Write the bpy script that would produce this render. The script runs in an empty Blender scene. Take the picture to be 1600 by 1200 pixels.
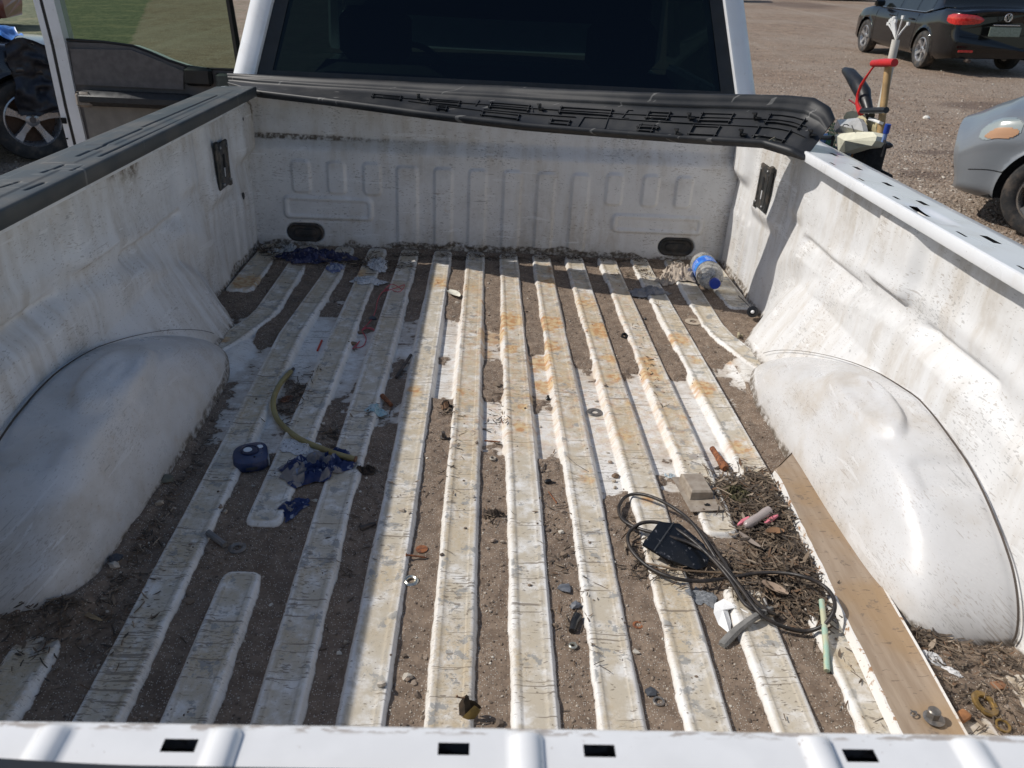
import bpy, math, random
import numpy as np
from mathutils import Matrix, Vector
random.seed(7); RNG = np.random.default_rng(7)
C = bpy.context.scene.collection
PI = math.pi

# ------------------------------------------------------------------ camera, sky, sun
CAM = np.array([-.034, -.324, .882]); YAW, PITCH, ROLL, F = .046, .470, .053, 1260.0
def cam_axes():
    cy, sy, cp, sp = math.cos(YAW), math.sin(YAW), math.cos(PITCH), math.sin(PITCH)
    f = np.array([sy*cp, cy*cp, -sp]); r = np.array([cy, -sy, 0.]); u = np.cross(r, f)
    c, s = math.cos(ROLL), math.sin(ROLL)
    return np.array([c*r + s*u, -s*r + c*u, f])
AX = cam_axes()
def px(u, v, z=0.0, ax=2):                      # photograph pixel -> point of the truck bed's frame on a plane
    d = (u-800)/F*AX[0] + (600-v)/F*AX[1] + AX[2]
    return CAM + (z-CAM[ax])/d[ax]*d
# the truck stands slightly nose down and rolled on the lot: bed frame -> world
NUP = Vector((-.03, -.025, 1.0)).normalized()
BR = NUP.rotation_difference(Vector((0, 0, 1))).to_matrix().to_4x4()
H_CAM = 1.85
cw = BR @ Vector(CAM)
B = Matrix.Translation((0, 0, H_CAM - cw.z)) @ BR
BI = B.inverted()
def W(x, y, z): return B @ Vector((x, y, z))
CW = B @ Vector(CAM)
def gpx(u, v, z=0.0):                           # pixel -> world point on the lot
    d = (u-800)/F*AX[0] + (600-v)/F*AX[1] + AX[2]
    d = BR.to_3x3() @ Vector(d); t = (z-CW.z)/d.z
    return CW + d*t

cam = bpy.data.cameras.new('camera'); co = bpy.data.objects.new('camera', cam); C.objects.link(co)
cam.sensor_width = 36; cam.lens = F*36/1600; cam.clip_start = .02; cam.clip_end = 2000
cam.dof.use_dof = True; cam.dof.focus_distance = 1.75; cam.dof.aperture_fstop = 13
Rm = Matrix(((AX[0][0], AX[1][0], -AX[2][0], CAM[0]), (AX[0][1], AX[1][1], -AX[2][1], CAM[1]),
             (AX[0][2], AX[1][2], -AX[2][2], CAM[2]), (0, 0, 0, 1)))
co.matrix_world = B @ Rm
bpy.context.scene.camera = co

sun_dir = (BR @ Vector((-1.105, .19, 1.0))).normalized()     # towards the sun
elev = math.asin(sun_dir.z)
world = bpy.data.worlds.new('World'); bpy.context.scene.world = world; world.use_nodes = True
wn = world.node_tree; wn.nodes.clear()
sky = wn.nodes.new('ShaderNodeTexSky'); sky.sky_type = 'NISHITA'; sky.sun_disc = False
sky.sun_elevation = elev; sky.sun_rotation = math.atan2(sun_dir.x, sun_dir.y)
sky.air_density = 1.0; sky.dust_density = 1.2; sky.ozone_density = 1.0
bg = wn.nodes.new('ShaderNodeBackground'); bg.inputs['Strength'].default_value = .10
wo = wn.nodes.new('ShaderNodeOutputWorld')
wn.links.new(sky.outputs[0], bg.inputs[0]); wn.links.new(bg.outputs[0], wo.inputs[0])
sl = bpy.data.lights.new('sun', 'SUN'); sl.energy = 3.8; sl.angle = math.radians(.53); sl.color = (1, .955, .89)
so = bpy.data.objects.new('sun', sl); C.objects.link(so)
so.rotation_euler = sun_dir.to_track_quat('Z', 'Y').to_euler()
so.location = (-10, 2, 12)
vs = bpy.context.scene.view_settings
vs.view_transform = 'Standard'; vs.look = 'None'; vs.gamma = 1; vs.use_curve_mapping = False; vs.exposure = 0.0

# ------------------------------------------------------------------ noise
def _h(ix, iy, seed):
    n = (ix*374761393 + iy*668265263 + seed*1442695041) & 0xFFFFFFFF
    n = ((n ^ (n >> 13))*1274126177) & 0xFFFFFFFF
    return ((n ^ (n >> 16)) & 0xFFFF)/65535.0
def vn(x, y, seed=0):
    x = np.asarray(x, float); y = np.asarray(y, float)
    x0 = np.floor(x).astype(np.int64); y0 = np.floor(y).astype(np.int64)
    fx = x-x0; fy = y-y0; fx = fx*fx*(3-2*fx); fy = fy*fy*(3-2*fy)
    a = _h(x0, y0, seed); b = _h(x0+1, y0, seed); c = _h(x0, y0+1, seed); d = _h(x0+1, y0+1, seed)
    return (a*(1-fx)+b*fx)*(1-fy) + (c*(1-fx)+d*fx)*fy
def fbm(x, y, sc, o=4, seed=0):
    s = 0; a = .5; t = 0
    for i in range(o):
        s = s + a*vn(np.asarray(x)*sc, np.asarray(y)*sc, seed+i*17); t += a; a *= .5; sc *= 2.03
    return s/t
def sst(a, b, x):
    t = np.clip((np.asarray(x, float)-a)/(b-a), 0, 1); return t*t*(3-2*t)

# ------------------------------------------------------------------ object helpers
def tag(o, label, cat, group=None):
    o['label'] = label; o['category'] = cat
    if group: o['group'] = group
    return o
def bthing(name, label, cat, loc=(0, 0, 0), rz=0, group=None):       # an Empty standing in the truck bed's frame
    o = bpy.data.objects.new(name, None); C.objects.link(o)
    o.matrix_world = B @ Matrix.Translation(loc) @ Matrix.Rotation(rz, 4, 'Z'); o.empty_display_size = .05
    return tag(o, label, cat, group)
def wthing(name, label, cat, loc=(0, 0, 0), rz=0, group=None):       # an Empty standing on the lot
    o = bpy.data.objects.new(name, None); C.objects.link(o)
    o.location = loc; o.rotation_euler = (0, 0, rz)
    return tag(o, label, cat, group)
def in_bed(o, loc=(0, 0, 0), rz=0, rx=0, ry=0):
    o.matrix_world = B @ Matrix.Translation(loc) @ Matrix.Rotation(rz, 4, 'Z') @ Matrix.Rotation(ry, 4, 'Y') @ Matrix.Rotation(rx, 4, 'X'); return o
def link(name, me, mat, parent=None):
    o = bpy.data.objects.new(name, me); C.objects.link(o)
    if mat is not None:
        for m in (mat if isinstance(mat, (list, tuple)) else [mat]): me.materials.append(m)
    if parent: o.parent = parent
    return o
def raw_mesh(name, V, Fq, uv=None, attrs=None, smooth=True):          # numpy quads
    me = bpy.data.meshes.new(name); V = np.ascontiguousarray(V, dtype=np.float32); Fq = np.ascontiguousarray(Fq, dtype=np.int32)
    me.vertices.add(len(V)); me.vertices.foreach_set('co', V.ravel())
    k = Fq.shape[1]; me.loops.add(Fq.size); me.loops.foreach_set('vertex_index', Fq.ravel())
    me.polygons.add(len(Fq)); me.polygons.foreach_set('loop_start', np.arange(0, Fq.size, k, dtype=np.int32))
    me.polygons.foreach_set('use_smooth', np.full(len(Fq), smooth))
    if uv is not None:
        l = me.uv_layers.new(name='UVMap'); l.data.foreach_set('uv', np.ascontiguousarray(uv[Fq.ravel()], dtype=np.float32).ravel())
    for n, a in (attrs or {}).items():
        at = me.attributes.new(n, 'FLOAT', 'POINT'); at.data.foreach_set('value', np.ascontiguousarray(a, dtype=np.float32).ravel())
    me.update(calc_edges=True); me.validate(); return me
def gridfaces(ny, nx, keep=None, flip=False, wrap=False):
    i = np.arange(ny-1)[:, None]; j = np.arange(nx if wrap else nx-1)[None, :]; j2 = (j+1) % nx
    f = np.stack([i*nx+j, i*nx+j2, (i+1)*nx+j2, (i+1)*nx+j], -1)
    if flip: f = f[..., ::-1]
    f = f.reshape(-1, 4)
    if keep is not None: f = f[np.asarray(keep).ravel()]
    return f
def grid(name, P, mat, uv=None, attrs=None, parent=None, keep=None, flip=False, wrap=False, smooth=True):
    ny, nx = P.shape[:2]
    me = raw_mesh(name, P.reshape(-1, 3), gridfaces(ny, nx, keep, flip, wrap),
                  None if uv is None else uv.reshape(-1, 2), {k: v.ravel() for k, v in (attrs or {}).items()}, smooth)
    return link(name, me, mat, parent)
class MB:
    def __init__(s): s.v = []; s.f = []
    def add(s, V, Fs):
        o = len(s.v); s.v += [tuple(map(float, p)) for p in V]; s.f += [tuple(i+o for i in f) for f in Fs]; return s
    def box(s, c, d, rz=0, M=None, bev=0):
        x, y, z = d[0]/2, d[1]/2, d[2]/2
        if bev:
            b = bev; P = []
            for sz, ins in ((-z, b), (-z+b, 0), (z-b, 0), (z, b)):
                X, Y = x-ins, y-ins; e = b*.999
                P.append([(X-e, -Y), (X, -Y+e), (X, Y-e), (X-e, Y), (-X+e, Y), (-X, Y-e), (-X, -Y+e), (-X+e, -Y)]); P[-1] = [(a, c2, sz) for a, c2 in P[-1]]
            V = [p for r in P for p in r]; Fs = [(r*8+i, r*8+(i+1) % 8, r*8+8+(i+1) % 8, r*8+8+i) for r in range(3) for i in range(8)]
            Fs += [tuple(range(7, -1, -1)), tuple(range(24, 32))]
        else:
            V = [(a*x, b2*y, c2*z) for c2 in (-1, 1) for a, b2 in ((-1, -1), (1, -1), (1, 1), (-1, 1))]
            Fs = [(3, 2, 1, 0), (4, 5, 6, 7), (0, 1, 5, 4), (1, 2, 6, 5), (2, 3, 7, 6), (3, 0, 4, 7)]
        R = (Matrix.Rotation(rz, 3, 'Z') if M is None else M)
        V = [Vector(c)+R @ Vector(p) for p in V]
        return s.add(V, Fs)
    def tube(s, path, r, n=8, cap=True):
        P = [Vector(p) for p in path]; m = len(P); rr = r if hasattr(r, '__len__') else [r]*m
        V = []; prev = None
        for i in range(m):
            t = (P[min(i+1, m-1)]-P[max(i-1, 0)]).normalized()
            if prev is None: a = t.orthogonal().normalized()
            else:
                a = prev - t*prev.dot(t); a = a.normalized() if a.length > 1e-6 else t.orthogonal().normalized()
            prev = a; b = t.cross(a)
            for k in range(n):
                an = 2*PI*k/n; V.append(P[i]+(a*math.cos(an)+b*math.sin(an))*rr[i])
        Fs = [(i*n+k, i*n+(k+1) % n, (i+1)*n+(k+1) % n, (i+1)*n+k) for i in range(m-1) for k in range(n)]
        if cap: Fs += [tuple(range(n-1, -1, -1)), tuple((m-1)*n+k for k in range(n))]
        return s.add(V, Fs)
    def lathe(s, prof, n=24, M=None, c=(0, 0, 0)):       # prof: (r, z)
        M = M or Matrix.Identity(3); c = Vector(c)
        V = [c+M @ Vector((r*math.cos(2*PI*k/n), r*math.sin(2*PI*k/n), z)) for r, z in prof for k in range(n)]
        Fs = [(i*n+k, i*n+(k+1) % n, (i+1)*n+(k+1) % n, (i+1)*n+k) for i in range(len(prof)-1) for k in range(n)]
        return s.add(V, Fs)
    def prism(s, pts, z0, z1, M=None, c=(0, 0, 0)):
        M = M or Matrix.Identity(3); c = Vector(c); n = len(pts)
        V = [c+M @ Vector((x, y, z)) for z in (z0, z1) for x, y in pts]
        return s.add(V, [tuple(range(n-1, -1, -1)), tuple(range(n, 2*n))]+[(i, (i+1) % n, n+(i+1) % n, n+i) for i in range(n)])
    def mesh(s, name, smooth=False):
        me = bpy.data.meshes.new(name); me.from_pydata(s.v, [], s.f)
        if smooth:
            me.polygons.foreach_set('use_smooth', [True]*len(me.polygons))
            try: me.set_sharp_from_angle(angle=math.radians(40))
            except Exception: pass
        me.update(); return me
    def obj(s, name, mat, parent=None, smooth=False): return link(name, s.mesh(name, smooth), mat, parent)
def copy_tree(o, parent=None):
    c = o.copy(); C.objects.link(c)
    if parent: c.parent = parent
    for ch in list(o.children): copy_tree(ch, c)
    return c

# ------------------------------------------------------------------ materials
class NT:
    def __init__(s, name):
        s.m = bpy.data.materials.new(name); s.m.use_nodes = True; s.t = s.m.node_tree; s.t.nodes.clear()
        s.out = s.t.nodes.new('ShaderNodeOutputMaterial'); s.b = s.t.nodes.new('ShaderNodeBsdfPrincipled')
        s.t.links.new(s.b.outputs[0], s.out.inputs[0])
    def n(s, ty, **k):
        n = s.t.nodes.new('ShaderNode'+ty)
        for a, v in k.items(): setattr(n, a, v)
        return n
    def l(s, a, b): s.t.links.new(a, b)
    def put(s, sock, v):
        if isinstance(v, (int, float)): sock.default_value = v
        elif isinstance(v, (tuple, list)): sock.default_value = (*v, 1) if len(v) == 3 and sock.type == 'RGBA' else v
        else: s.l(v, sock)
    def coord(s, kind='Object'):
        if not hasattr(s, '_tc'): s._tc = s.n('TexCoord')
        return s._tc.outputs[kind]
    def attr(s, name): a = s.n('Attribute'); a.attribute_name = name; return a.outputs['Fac']
    def math(s, op, a, b=0., c=None, clamp=False):
        n = s.n('Math'); n.operation = op; n.use_clamp = clamp; s.put(n.inputs[0], a); s.put(n.inputs[1], b)
        if c is not None: s.put(n.inputs[2], c)
        return n.outputs[0]
    def mapr(s, v, a, b, c=0., d=1.):
        n = s.n('MapRange'); n.interpolation_type = 'SMOOTHSTEP'
        s.put(n.inputs[0], v); n.inputs[1].default_value = a; n.inputs[2].default_value = b; n.inputs[3].default_value = c; n.inputs[4].default_value = d
        return n.outputs[0]
    def noise(s, vec, sc, det=4, rough=.55, dist=0.):
        n = s.n('TexNoise'); s.l(vec, n.inputs['Vector']); n.inputs['Scale'].default_value = sc; n.inputs['Detail'].default_value = det
        n.inputs['Roughness'].default_value = rough; n.inputs['Distortion'].default_value = dist; return n.outputs[0]
    def voro(s, vec, sc, out='Distance', dim='3D'):
        n = s.n('TexVoronoi'); n.voronoi_dimensions = dim; s.l(vec, n.inputs['Vector']); n.inputs['Scale'].default_value = sc; return n.outputs[out]
    def mapping(s, vec, rot=(0, 0, 0), sc=(1, 1, 1), loc=(0, 0, 0)):
        n = s.n('Mapping'); s.l(vec, n.inputs[0]); n.inputs[1].default_value = loc; n.inputs[2].default_value = rot; n.inputs[3].default_value = sc; return n.outputs[0]
    def mix(s, f, a, b):
        n = s.n('Mix'); n.data_type = 'RGBA'; s.put(n.inputs[0], f); s.put(n.inputs[6], a); s.put(n.inputs[7], b); return n.outputs[2]
    def warp(s, vec, sc, amt):
        n = s.n('TexNoise'); s.l(vec, n.inputs['Vector']); n.inputs['Scale'].default_value = sc; n.inputs['Detail'].default_value = 2
        m = s.n('VectorMath'); m.operation = 'MULTIPLY_ADD'; s.l(n.outputs['Color'], m.inputs[0]); m.inputs[1].default_value = (amt,)*3; s.l(vec, m.inputs[2]); return m.outputs[0]
    def dashes(s, vec, ang, sx, sy, w, keep, nsc=6, loc=(0, 0, 0)):    # separate short scratches lying roughly along one direction, gathered in drifts
        v = s.mapping(vec, (0, 0, ang), (sx*.8, sy*.42, 1), loc)
        n = s.n('TexNoise'); n.noise_dimensions = '2D'; s.l(v, n.inputs['Vector']); n.inputs['Scale'].default_value = 1.0; n.inputs['Detail'].default_value = 1.5; n.inputs['Roughness'].default_value = .6; n.inputs['Distortion'].default_value = .35
        if not hasattr(s, '_drift'): s._drift = s.noise(s.mapping(vec, loc=(3.1, 1.7, 0)), 6, 4, .65)
        k = .735-keep*.45
        thr = s.mapr(s._drift, .40, .66, k+.08, k-.022)
        return s.mapr(s.math('SUBTRACT', n.outputs[0], thr), 0, .018)
    def mx(s, *a):
        r = a[0]
        for b in a[1:]: r = s.math('MAXIMUM', r, b)
        return r
    def bump(s, h, dist, strength=1.0, normal=None):
        n = s.n('Bump'); s.l(h, n.inputs['Height']); n.inputs['Distance'].default_value = dist; n.inputs['Strength'].default_value = strength
        if normal is not None: s.l(normal, n.inputs['Normal'])
        return n.outputs[0]
    def set(s, **k):
        for a, v in k.items(): s.put(s.b.inputs[{'color': 'Base Color', 'rough': 'Roughness', 'metal': 'Metallic', 'normal': 'Normal', 'coat': 'Coat Weight', 'alpha': 'Alpha', 'spec': 'Specular IOR Level', 'coatr': 'Coat Roughness', 'trans': 'Transmission Weight', 'ior': 'IOR', 'sheen': 'Sheen Weight'}[a]], v)
        return s.m
_mc = {}
def simple(name, col, rough=.6, metal=0., var=.15, sc=30, bump=0., coat=0., dirt=None, spec=.5):
    if name in _mc: return _mc[name]
    t = NT(name); v = t.coord('Object')
    n1 = t.noise(v, sc, 4)
    dark = tuple(c*(1-var) for c in col); light = tuple(min(1, c*(1+var)) for c in col)
    c = t.mix(t.mapr(n1, .3, .7), dark, light)
    if dirt: c = t.mix(t.mapr(t.noise(v, sc*.6, 5, .65), .45, .7, 0, dirt), c, (.24, .18, .13))
    r = t.mapr(t.noise(v, sc*1.7, 3), .3, .7, max(.03, rough-.08), min(1, rough+.1))
    t.set(color=c, rough=r, metal=metal, coat=coat, spec=spec)
    if bump: t.set(normal=t.bump(t.noise(v, sc*4, 4), bump))
    _mc[name] = t.m; return t.m

def worn_paint(name, grime=1.0, marks=1.0, gloss=.32, scale=1.0, film=(.45, .40, .335), vertical=True, base=(.68, .68, .675), fs=1.2):
    """white pressed sheet metal seen through years of hauling: film of dust, streaks, scrapes, chips"""
    t = NT(name); uv = t.coord('UV')
    uvw = t.warp(uv, 9, .012)
    ga = t.attr('grime')
    streak = t.noise(t.mapping(uvw, sc=(14, 2.2, 1)) if vertical else uvw, 1.6 if vertical else 9, 5, .6)
    big = t.noise(uv, 3.2, 4, .6); fine = t.noise(uv, 60, 5, .7); mid = t.noise(uv, 14, 5, .65)
    g = t.math('ADD', t.math('MULTIPLY', t.mapr(streak, .36, .66), t.mapr(big, .36, .58)), t.math('MULTIPLY', ga, t.mapr(mid, .25, .62)))
    g = t.math('MULTIPLY', g, t.mapr(fine, .25, .6, .55, 1.0))
    g = t.math('MULTIPLY', g, grime, clamp=True)
    c = t.mix(t.mapr(mid, .3, .75, 0, .35), base, tuple(b*.84 for b in base))
    c = t.mix(t.math('MULTIPLY', g, .72), c, film)
    c = t.mix(t.math('MULTIPLY', t.mapr(t.noise(uv, 5, 5, .7), .45, .7), t.mapr(fine, .3, .6, .05, .34)), c, (.38, .37, .35))
    # rusty / clay smears
    cl = t.math('MULTIPLY', t.mapr(t.noise(uvw, 22, 5, .7), .60, .70), t.mapr(t.noise(uv, 3.0, 2), .48, .6))
    c = t.mix(t.math('MULTIPLY', cl, .45*marks), c, (.42, .30, .17))
    # pale scuffs
    sc = t.mx(t.dashes(uvw, .9, 7, 110, .45, .10), t.dashes(uvw, 1.25, 5, 90, .4, .10, loc=(1, 2, 0)))
    c = t.mix(t.math('MULTIPLY', sc, .5), c, tuple(min(.8, b*1.1) for b in base))
    # dark scrapes, several directions
    uvf = t.warp(uvw, 70, .006)
    d = t.mx(t.dashes(uvf, .15, 75*fs, 420*fs, 0, .10), t.dashes(uvf, 1.40, 60*fs, 430*fs, 0, .13, loc=(5, 2, 0)), t.dashes(uvf, -.75, 90*fs, 480*fs, 0, .12, loc=(2, 7, 0)), t.dashes(uvw, .5, 16, 380, 0, .02, loc=(8, 3, 0)))
    chipn = t.noise(uv, 130, 3, .6); chips = t.math('MULTIPLY', t.mapr(chipn, .69, .72), t.mapr(t._drift, .48, .62))
    d = t.math('MULTIPLY', t.mx(d, chips), marks, clamp=True)
    dc = t.mix(t.mapr(t.noise(uv, 11, 2), .42, .58), (.12, .12, .115), (.20, .13, .07))
    c = t.mix(t.math('MULTIPLY', d, .78), c, dc)
    # heavier dirt where it gathers
    hd = t.math('MULTIPLY', t.mapr(t.math('MULTIPLY', ga, t.math('ADD', .45, mid)), .62, .9), t.mapr(fine, .35, .6))
    c = t.mix(hd, c, (.12, .095, .07))
    r = t.math('ADD', t.math('MULTIPLY', g, .35), t.mapr(mid, .3, .7, gloss, gloss+.16), clamp=True)
    t.set(color=c, rough=r, normal=t.bump(t.noise(uv, 26, 3), .0016, .5)); return t.m

M_wall = worn_paint('worn white bed paint on side walls', .9, .5, .34, fs=1.3, base=(.71, .71, .705))
M_bulk = worn_paint('worn white bed paint on bulkhead', .75, .6, .40, base=(.74, .735, .725), film=(.47, .41, .33))
M_house = worn_paint('worn white bed paint on wheelhouses', .9, .45, .2, vertical=False, fs=1.9, base=(.63, .63, .63))
def clean_paint():
    t = NT('clean white truck paint'); v = t.coord('Object')
    c = t.mix(t.mapr(t.noise(v, 4, 4), .3, .7), (.78, .79, .80), (.70, .71, .72))
    n = t.noise(v, 90, 3, .6); chips = t.math('MULTIPLY', t.mapr(n, .69, .72), t.mapr(t.noise(v, 9, 3), .5, .62))
    c = t.mix(t.math('MULTIPLY', chips, .7), c, (.25, .21, .18))
    c = t.mix(t.math('MULTIPLY', t.mapr(t.noise(v, 16, 4, .6), .5, .75), .18), c, (.5, .42, .32))
    t.set(color=c, rough=t.mapr(t.noise(v, 10, 3), .3, .7, .26, .38), coat=.4, coatr=.1); return t.m
M_clean = clean_paint()
def black_plastic(name, col=(.022, .024, .026), rough=.5, dust=.5, tex='Object'):
    t = NT(name); v = t.coord(tex)
    n = t.mapr(t.noise(v, 9, 5, .65), .40, .72, 0, dust)
    c = t.mix(n, col, (.13, .12, .105))
    s = t.mx(t.dashes(v, .4, 12, 220, .3, .06), t.dashes(v, -1.0, 14, 200, .3, .06, loc=(3, 1, 0)))
    c = t.mix(t.math('MULTIPLY', s, .35), c, (.32, .31, .29))
    t.set(color=c, rough=t.math('ADD', rough, t.math('MULTIPLY', n, .3)), normal=t.bump(t.noise(v, 900, 2), .0002, .5)); return t.m
M_cap = black_plastic('sun faded black rail plastic', (.042, .05, .052), .5, .55)
M_capin = black_plastic('black moulded plastic underside', (.009, .0105, .013), .5, .16)
M_black = simple('plain black plastic', (.012, .012, .013), .4, var=.3, sc=20)
M_rubber = simple('dark rubber', (.03, .031, .032), .7, var=.25, sc=25, dirt=.4)
M_dark = simple('dark void', (.004, .004, .004), .9, var=.1)

# ------------------------------------------------------------------ floor shape
S = .1153; L = 2.436
def rx(k): return (k-.5*np.sign(k))*S
RIBS = {}
meas = {-5: [(165, 1115), (308, 800), (452, 430)], -4: [(290, 1120), (432, 800), (515, 430)], -3: [(435, 1120), (514, 800), (572, 430)], -2: [(561, 1120), (619, 800), (629, 430)],
        -1: [(700, 1120), (719, 800), (684.5, 430)]}
def rib_line(pts):
    P = sorted([tuple(px(u, v)[:2][::-1]) for u, v in pts]); return np.array(P)
# measured centre lines (pixel marks on the photograph, taken to the floor plane)
centre = {
 -5: [(160, 1115), (312, 800), (440, 520), (517, 430)], -4: [(292, 1120), (412, 800), (573, 430)], -3: [(435, 1120), (514, 800), (629, 430)],
 -2: [(561, 1120), (619, 800), (684.5, 430)], -1: [(700, 1120), (719, 800), (740.5, 430)], 1: [(836, 1120), (822, 800), (796, 430)],
 2: [(970, 1120), (922, 800), (850, 430)], 3: [(1105, 1122), (1025, 800), (904, 430)], 4: [(1247, 1126), (1127, 800), (959, 430)],
 5: [(1385, 1130), (1232, 800), (1011, 430)]}
SEG = []   # (ys, xs, y0, y1, halfwidth, roundend0, roundend1)
for k, pts in centre.items():
    A = rib_line(pts); A[:, 1] = .5*A[:, 1] + .5*rx(k)
    if k == -4:
        SEG += [(A[:, 0], A[:, 1], -1, px(365, 905)[1], .0275), (A[:, 0], A[:, 1], px(400, 815)[1], 2.41, .0275)]
    elif k == 4:
        SEG += [(A[:, 0], A[:, 1], -1, px(1150, 927)[1], .0275), (A[:, 0], A[:, 1], px(1110, 832)[1], 2.41, .0275)]
    else: SEG.append((A[:, 0], A[:, 1], -1, 2.41, .0275))
for s in (-1, 1):
    SEG.append((np.array([1.52, 1.60, 1.68, 1.76, 1.84, 2.45]), s*np.array([.73, .695, .675, .652, .643, .643]), 1.50, 2.41, .029))
    SEG.append((np.array([-1, 3.]), s*np.array([.652, .652]), -1, .54, .028))
    SEG.append((np.array([-1, 3.]), s*np.array([.765, .765]), 1.98, 2.41, .036))
    SEG.append((np.array([-1, 3.]), s*np.array([.775, .775]), -1, .50, .03))
Yv = lambda v, u=760: px(u, v)[1]
CLEAN = {-1: [(612, 556, 1.), (556, 492, .62)], 0: [(695, 618, 1.), (565, 500, .62)], 1: [(715, 628, .95), (620, 540, .68)], 2: [(755, 556, .85)], 3: [(742, 572, .9)],
         4: [(735, 575, .85)], 5: [(640, 548, .6)], -2: [(660, 470, .55)], -3: [(640, 520, .6)], -4: [(720, 470, .62), (565, 520, .85)], -5: [(700, 540, .72), (1115, 1000, .35)], -6: [(640, 500, .7)]}
PILES = [(1205, 800, .045, .08, .016), (1245, 890, .035, .08, .014), (1120, 760, .05, .06, .006), (1500, 1060, .11, .10, .012), (110, 950, .055, .05, .012), (10, 960, .07, .07, .022),
         (230, 800, .035, .12, .008), (480, 408, .16, .05, .010), (462, 620, .03, .08, .006), (600, 410, .1, .04, .005), (1150, 420, .06, .05, .008), (775, 803, .02, .018, .005), (700, 640, .02, .03, .004)]
PL = [(*px(u, v)[:2], sx, sy, h) for u, v, sx, sy, h in PILES]
def floor_parts(X, Y):
    X = np.asarray(X, float); Y = np.asarray(Y, float)
    ed = (fbm(X, Y, 7, 2, 5)-.5)*.0012
    best = np.full(X.shape, -1.0)
    for ys, xs, y0, y1, hw in SEG:
        xc = np.interp(Y, ys, xs)
        dx = np.abs(X-xc); dy = np.maximum(np.maximum(y0+hw-Y, Y-(y1-hw*.3)), 0)
        e = np.where(dy > 0, np.sqrt(dx**4+dy**4)**.5, dx)     # squarish round ends
        best = np.maximum(best, hw+ed-e)
    D = best                                                       # >0 on the rib's top
    metal = -.0165*(1-sst(-.0115, .0005, D)) - .0017*sst(.0075, .012, D)
    # the flat swage in front of each wheelhouse
    fl = sst(.60, .66, np.abs(X))*sst(1.42, 1.5, Y)*(1-sst(1.60, 1.68, Y)); metal = np.maximum(metal, -.0165+.0125*fl)
    lvl = -.0092+(fbm(X, Y, 8, 3, 11)-.5)*.011+(fbm(X, Y, 55, 4, 3)-.5)*.0060
    j = np.clip(np.round(X/S), -6, 6)
    for jj, iv in CLEAN.items():
        for v0, v1, a in iv:
            u0 = 766+jj*50
            m = sst(Yv(v0)-.03, Yv(v0)+.03, Y+(fbm(X, Y, 25, 3, 9)-.5)*.14)*(1-sst(Yv(v1)-.03, Yv(v1)+.03, Y+(fbm(X, Y, 25, 3, 19)-.5)*.12))
            lvl = lvl-(j == jj)*m*a*.0125
    for cx, cy, sx, sy, h in PL: lvl = lvl+h*np.exp(-((X-cx)/sx)**2-((Y-cy)/sy)**2)*(.6+.8*fbm(X, Y, 40, 3, 21))
    lvl = lvl+.008*sst(2.40, 2.43, Y+(fbm(X, Y, 30, 3, 4)-.5)*.03)
    # dust lodged against the right wheelhouse foot and the wall feet
    lvl = lvl+.006*sst(.03, .0, np.abs(np.abs(X)-.625))*sst(.5, .6, Y)*(1-sst(1.35, 1.45, Y))
    return D, metal, lvl
def floor_z(x, y):
    D, m, l = floor_parts(np.array([x]), np.array([y])); return float(max(m[0], l[0]))
def floor_zs(X, Y): D, m, l = floor_parts(X, Y); return np.maximum(m, l)

RUST = [(795, 500, 22, 1.), (858, 505, 22, 1.), (858, 540, 18, .8), (800, 545, 16, .6), (937, 515, 20, 1.), (952, 560, 16, .6), (1018, 585, 16, 1.), (1012, 565, 14, .8), (1060, 530, 18, .7),
        (1100, 605, 17, 1.), (1085, 560, 14, .5), (770, 520, 22, .9), (760, 545, 16, .6), (845, 560, 22, .9), (850, 595, 16, 1.), (835, 620, 12, .8), (815, 665, 12, .8), (817, 635, 8, .9), (720, 612, 10, .7), (648, 610, 14, .6),
        (560, 425, 14, .7), (385, 440, 22, 1.), (352, 530, 8, .7), (690, 440, 20, .6), (735, 450, 16, .5), (870, 420, 25, .5), (760, 470, 12, .5), (975, 680, 18, .5), (920, 745, 18, .5), (1160, 700, 22, .6), (1010, 780, 14, .5), (960, 590, 14, .6), (1070, 650, 16, .4), (915, 470, 20, .6),
        (860, 440, 20, .6), (1140, 560, 12, .4), (1530, 1060, 30, .8), (985, 630, 12, .5)]
gy = np.concatenate([np.linspace(.03, .38, 30)[:-1], np.linspace(.38, 2.44, 720)])
ks = [-5, -4, -3, -2, -1, 1, 2, 3, 4, 5]; CL = {}
for k, pts in centre.items():
    A = rib_line(pts); CL[k] = np.interp(gy, A[:, 0], .5*A[:, 1]+.5*rx(k))
cols = set(np.round(np.linspace(-.832, .832, 470), 4))
for k in ks:
    for o_ in (.0155, .0200, .0160, .0270, .0276, .0300, .0325, .0350, .0375, .0395, .041):
        for sg in (-1, 1): cols.add(round(rx(k)+sg*o_, 4))
cols = np.array(sorted(cols)); cols = cols[np.concatenate([[True], np.diff(cols) > .0006])]; cols[-1] = .832
nom = np.array([-.832]+[rx(k) for k in ks]+[.832])
GX = np.empty((len(gy), len(cols))); GY = np.repeat(gy[:, None], len(cols), 1)
for i in range(len(gy)): GX[i] = np.interp(cols, nom, np.array([-.832]+[CL[k][i] for k in ks]+[.832]))
D, metal, lvl = floor_parts(GX, GY)
Z = np.maximum(metal, lvl+0)
rust = np.zeros_like(GX)
for u, v, r, a in RUST:
    c = px(u, v); dx = px(u+r, v)[0]-c[0]; dy = dx*1.5
    rust = np.maximum(rust, a*np.exp(-((GX-c[0])/dx)**2*.9-((GY-c[1])/dy)**2*.9))
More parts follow.
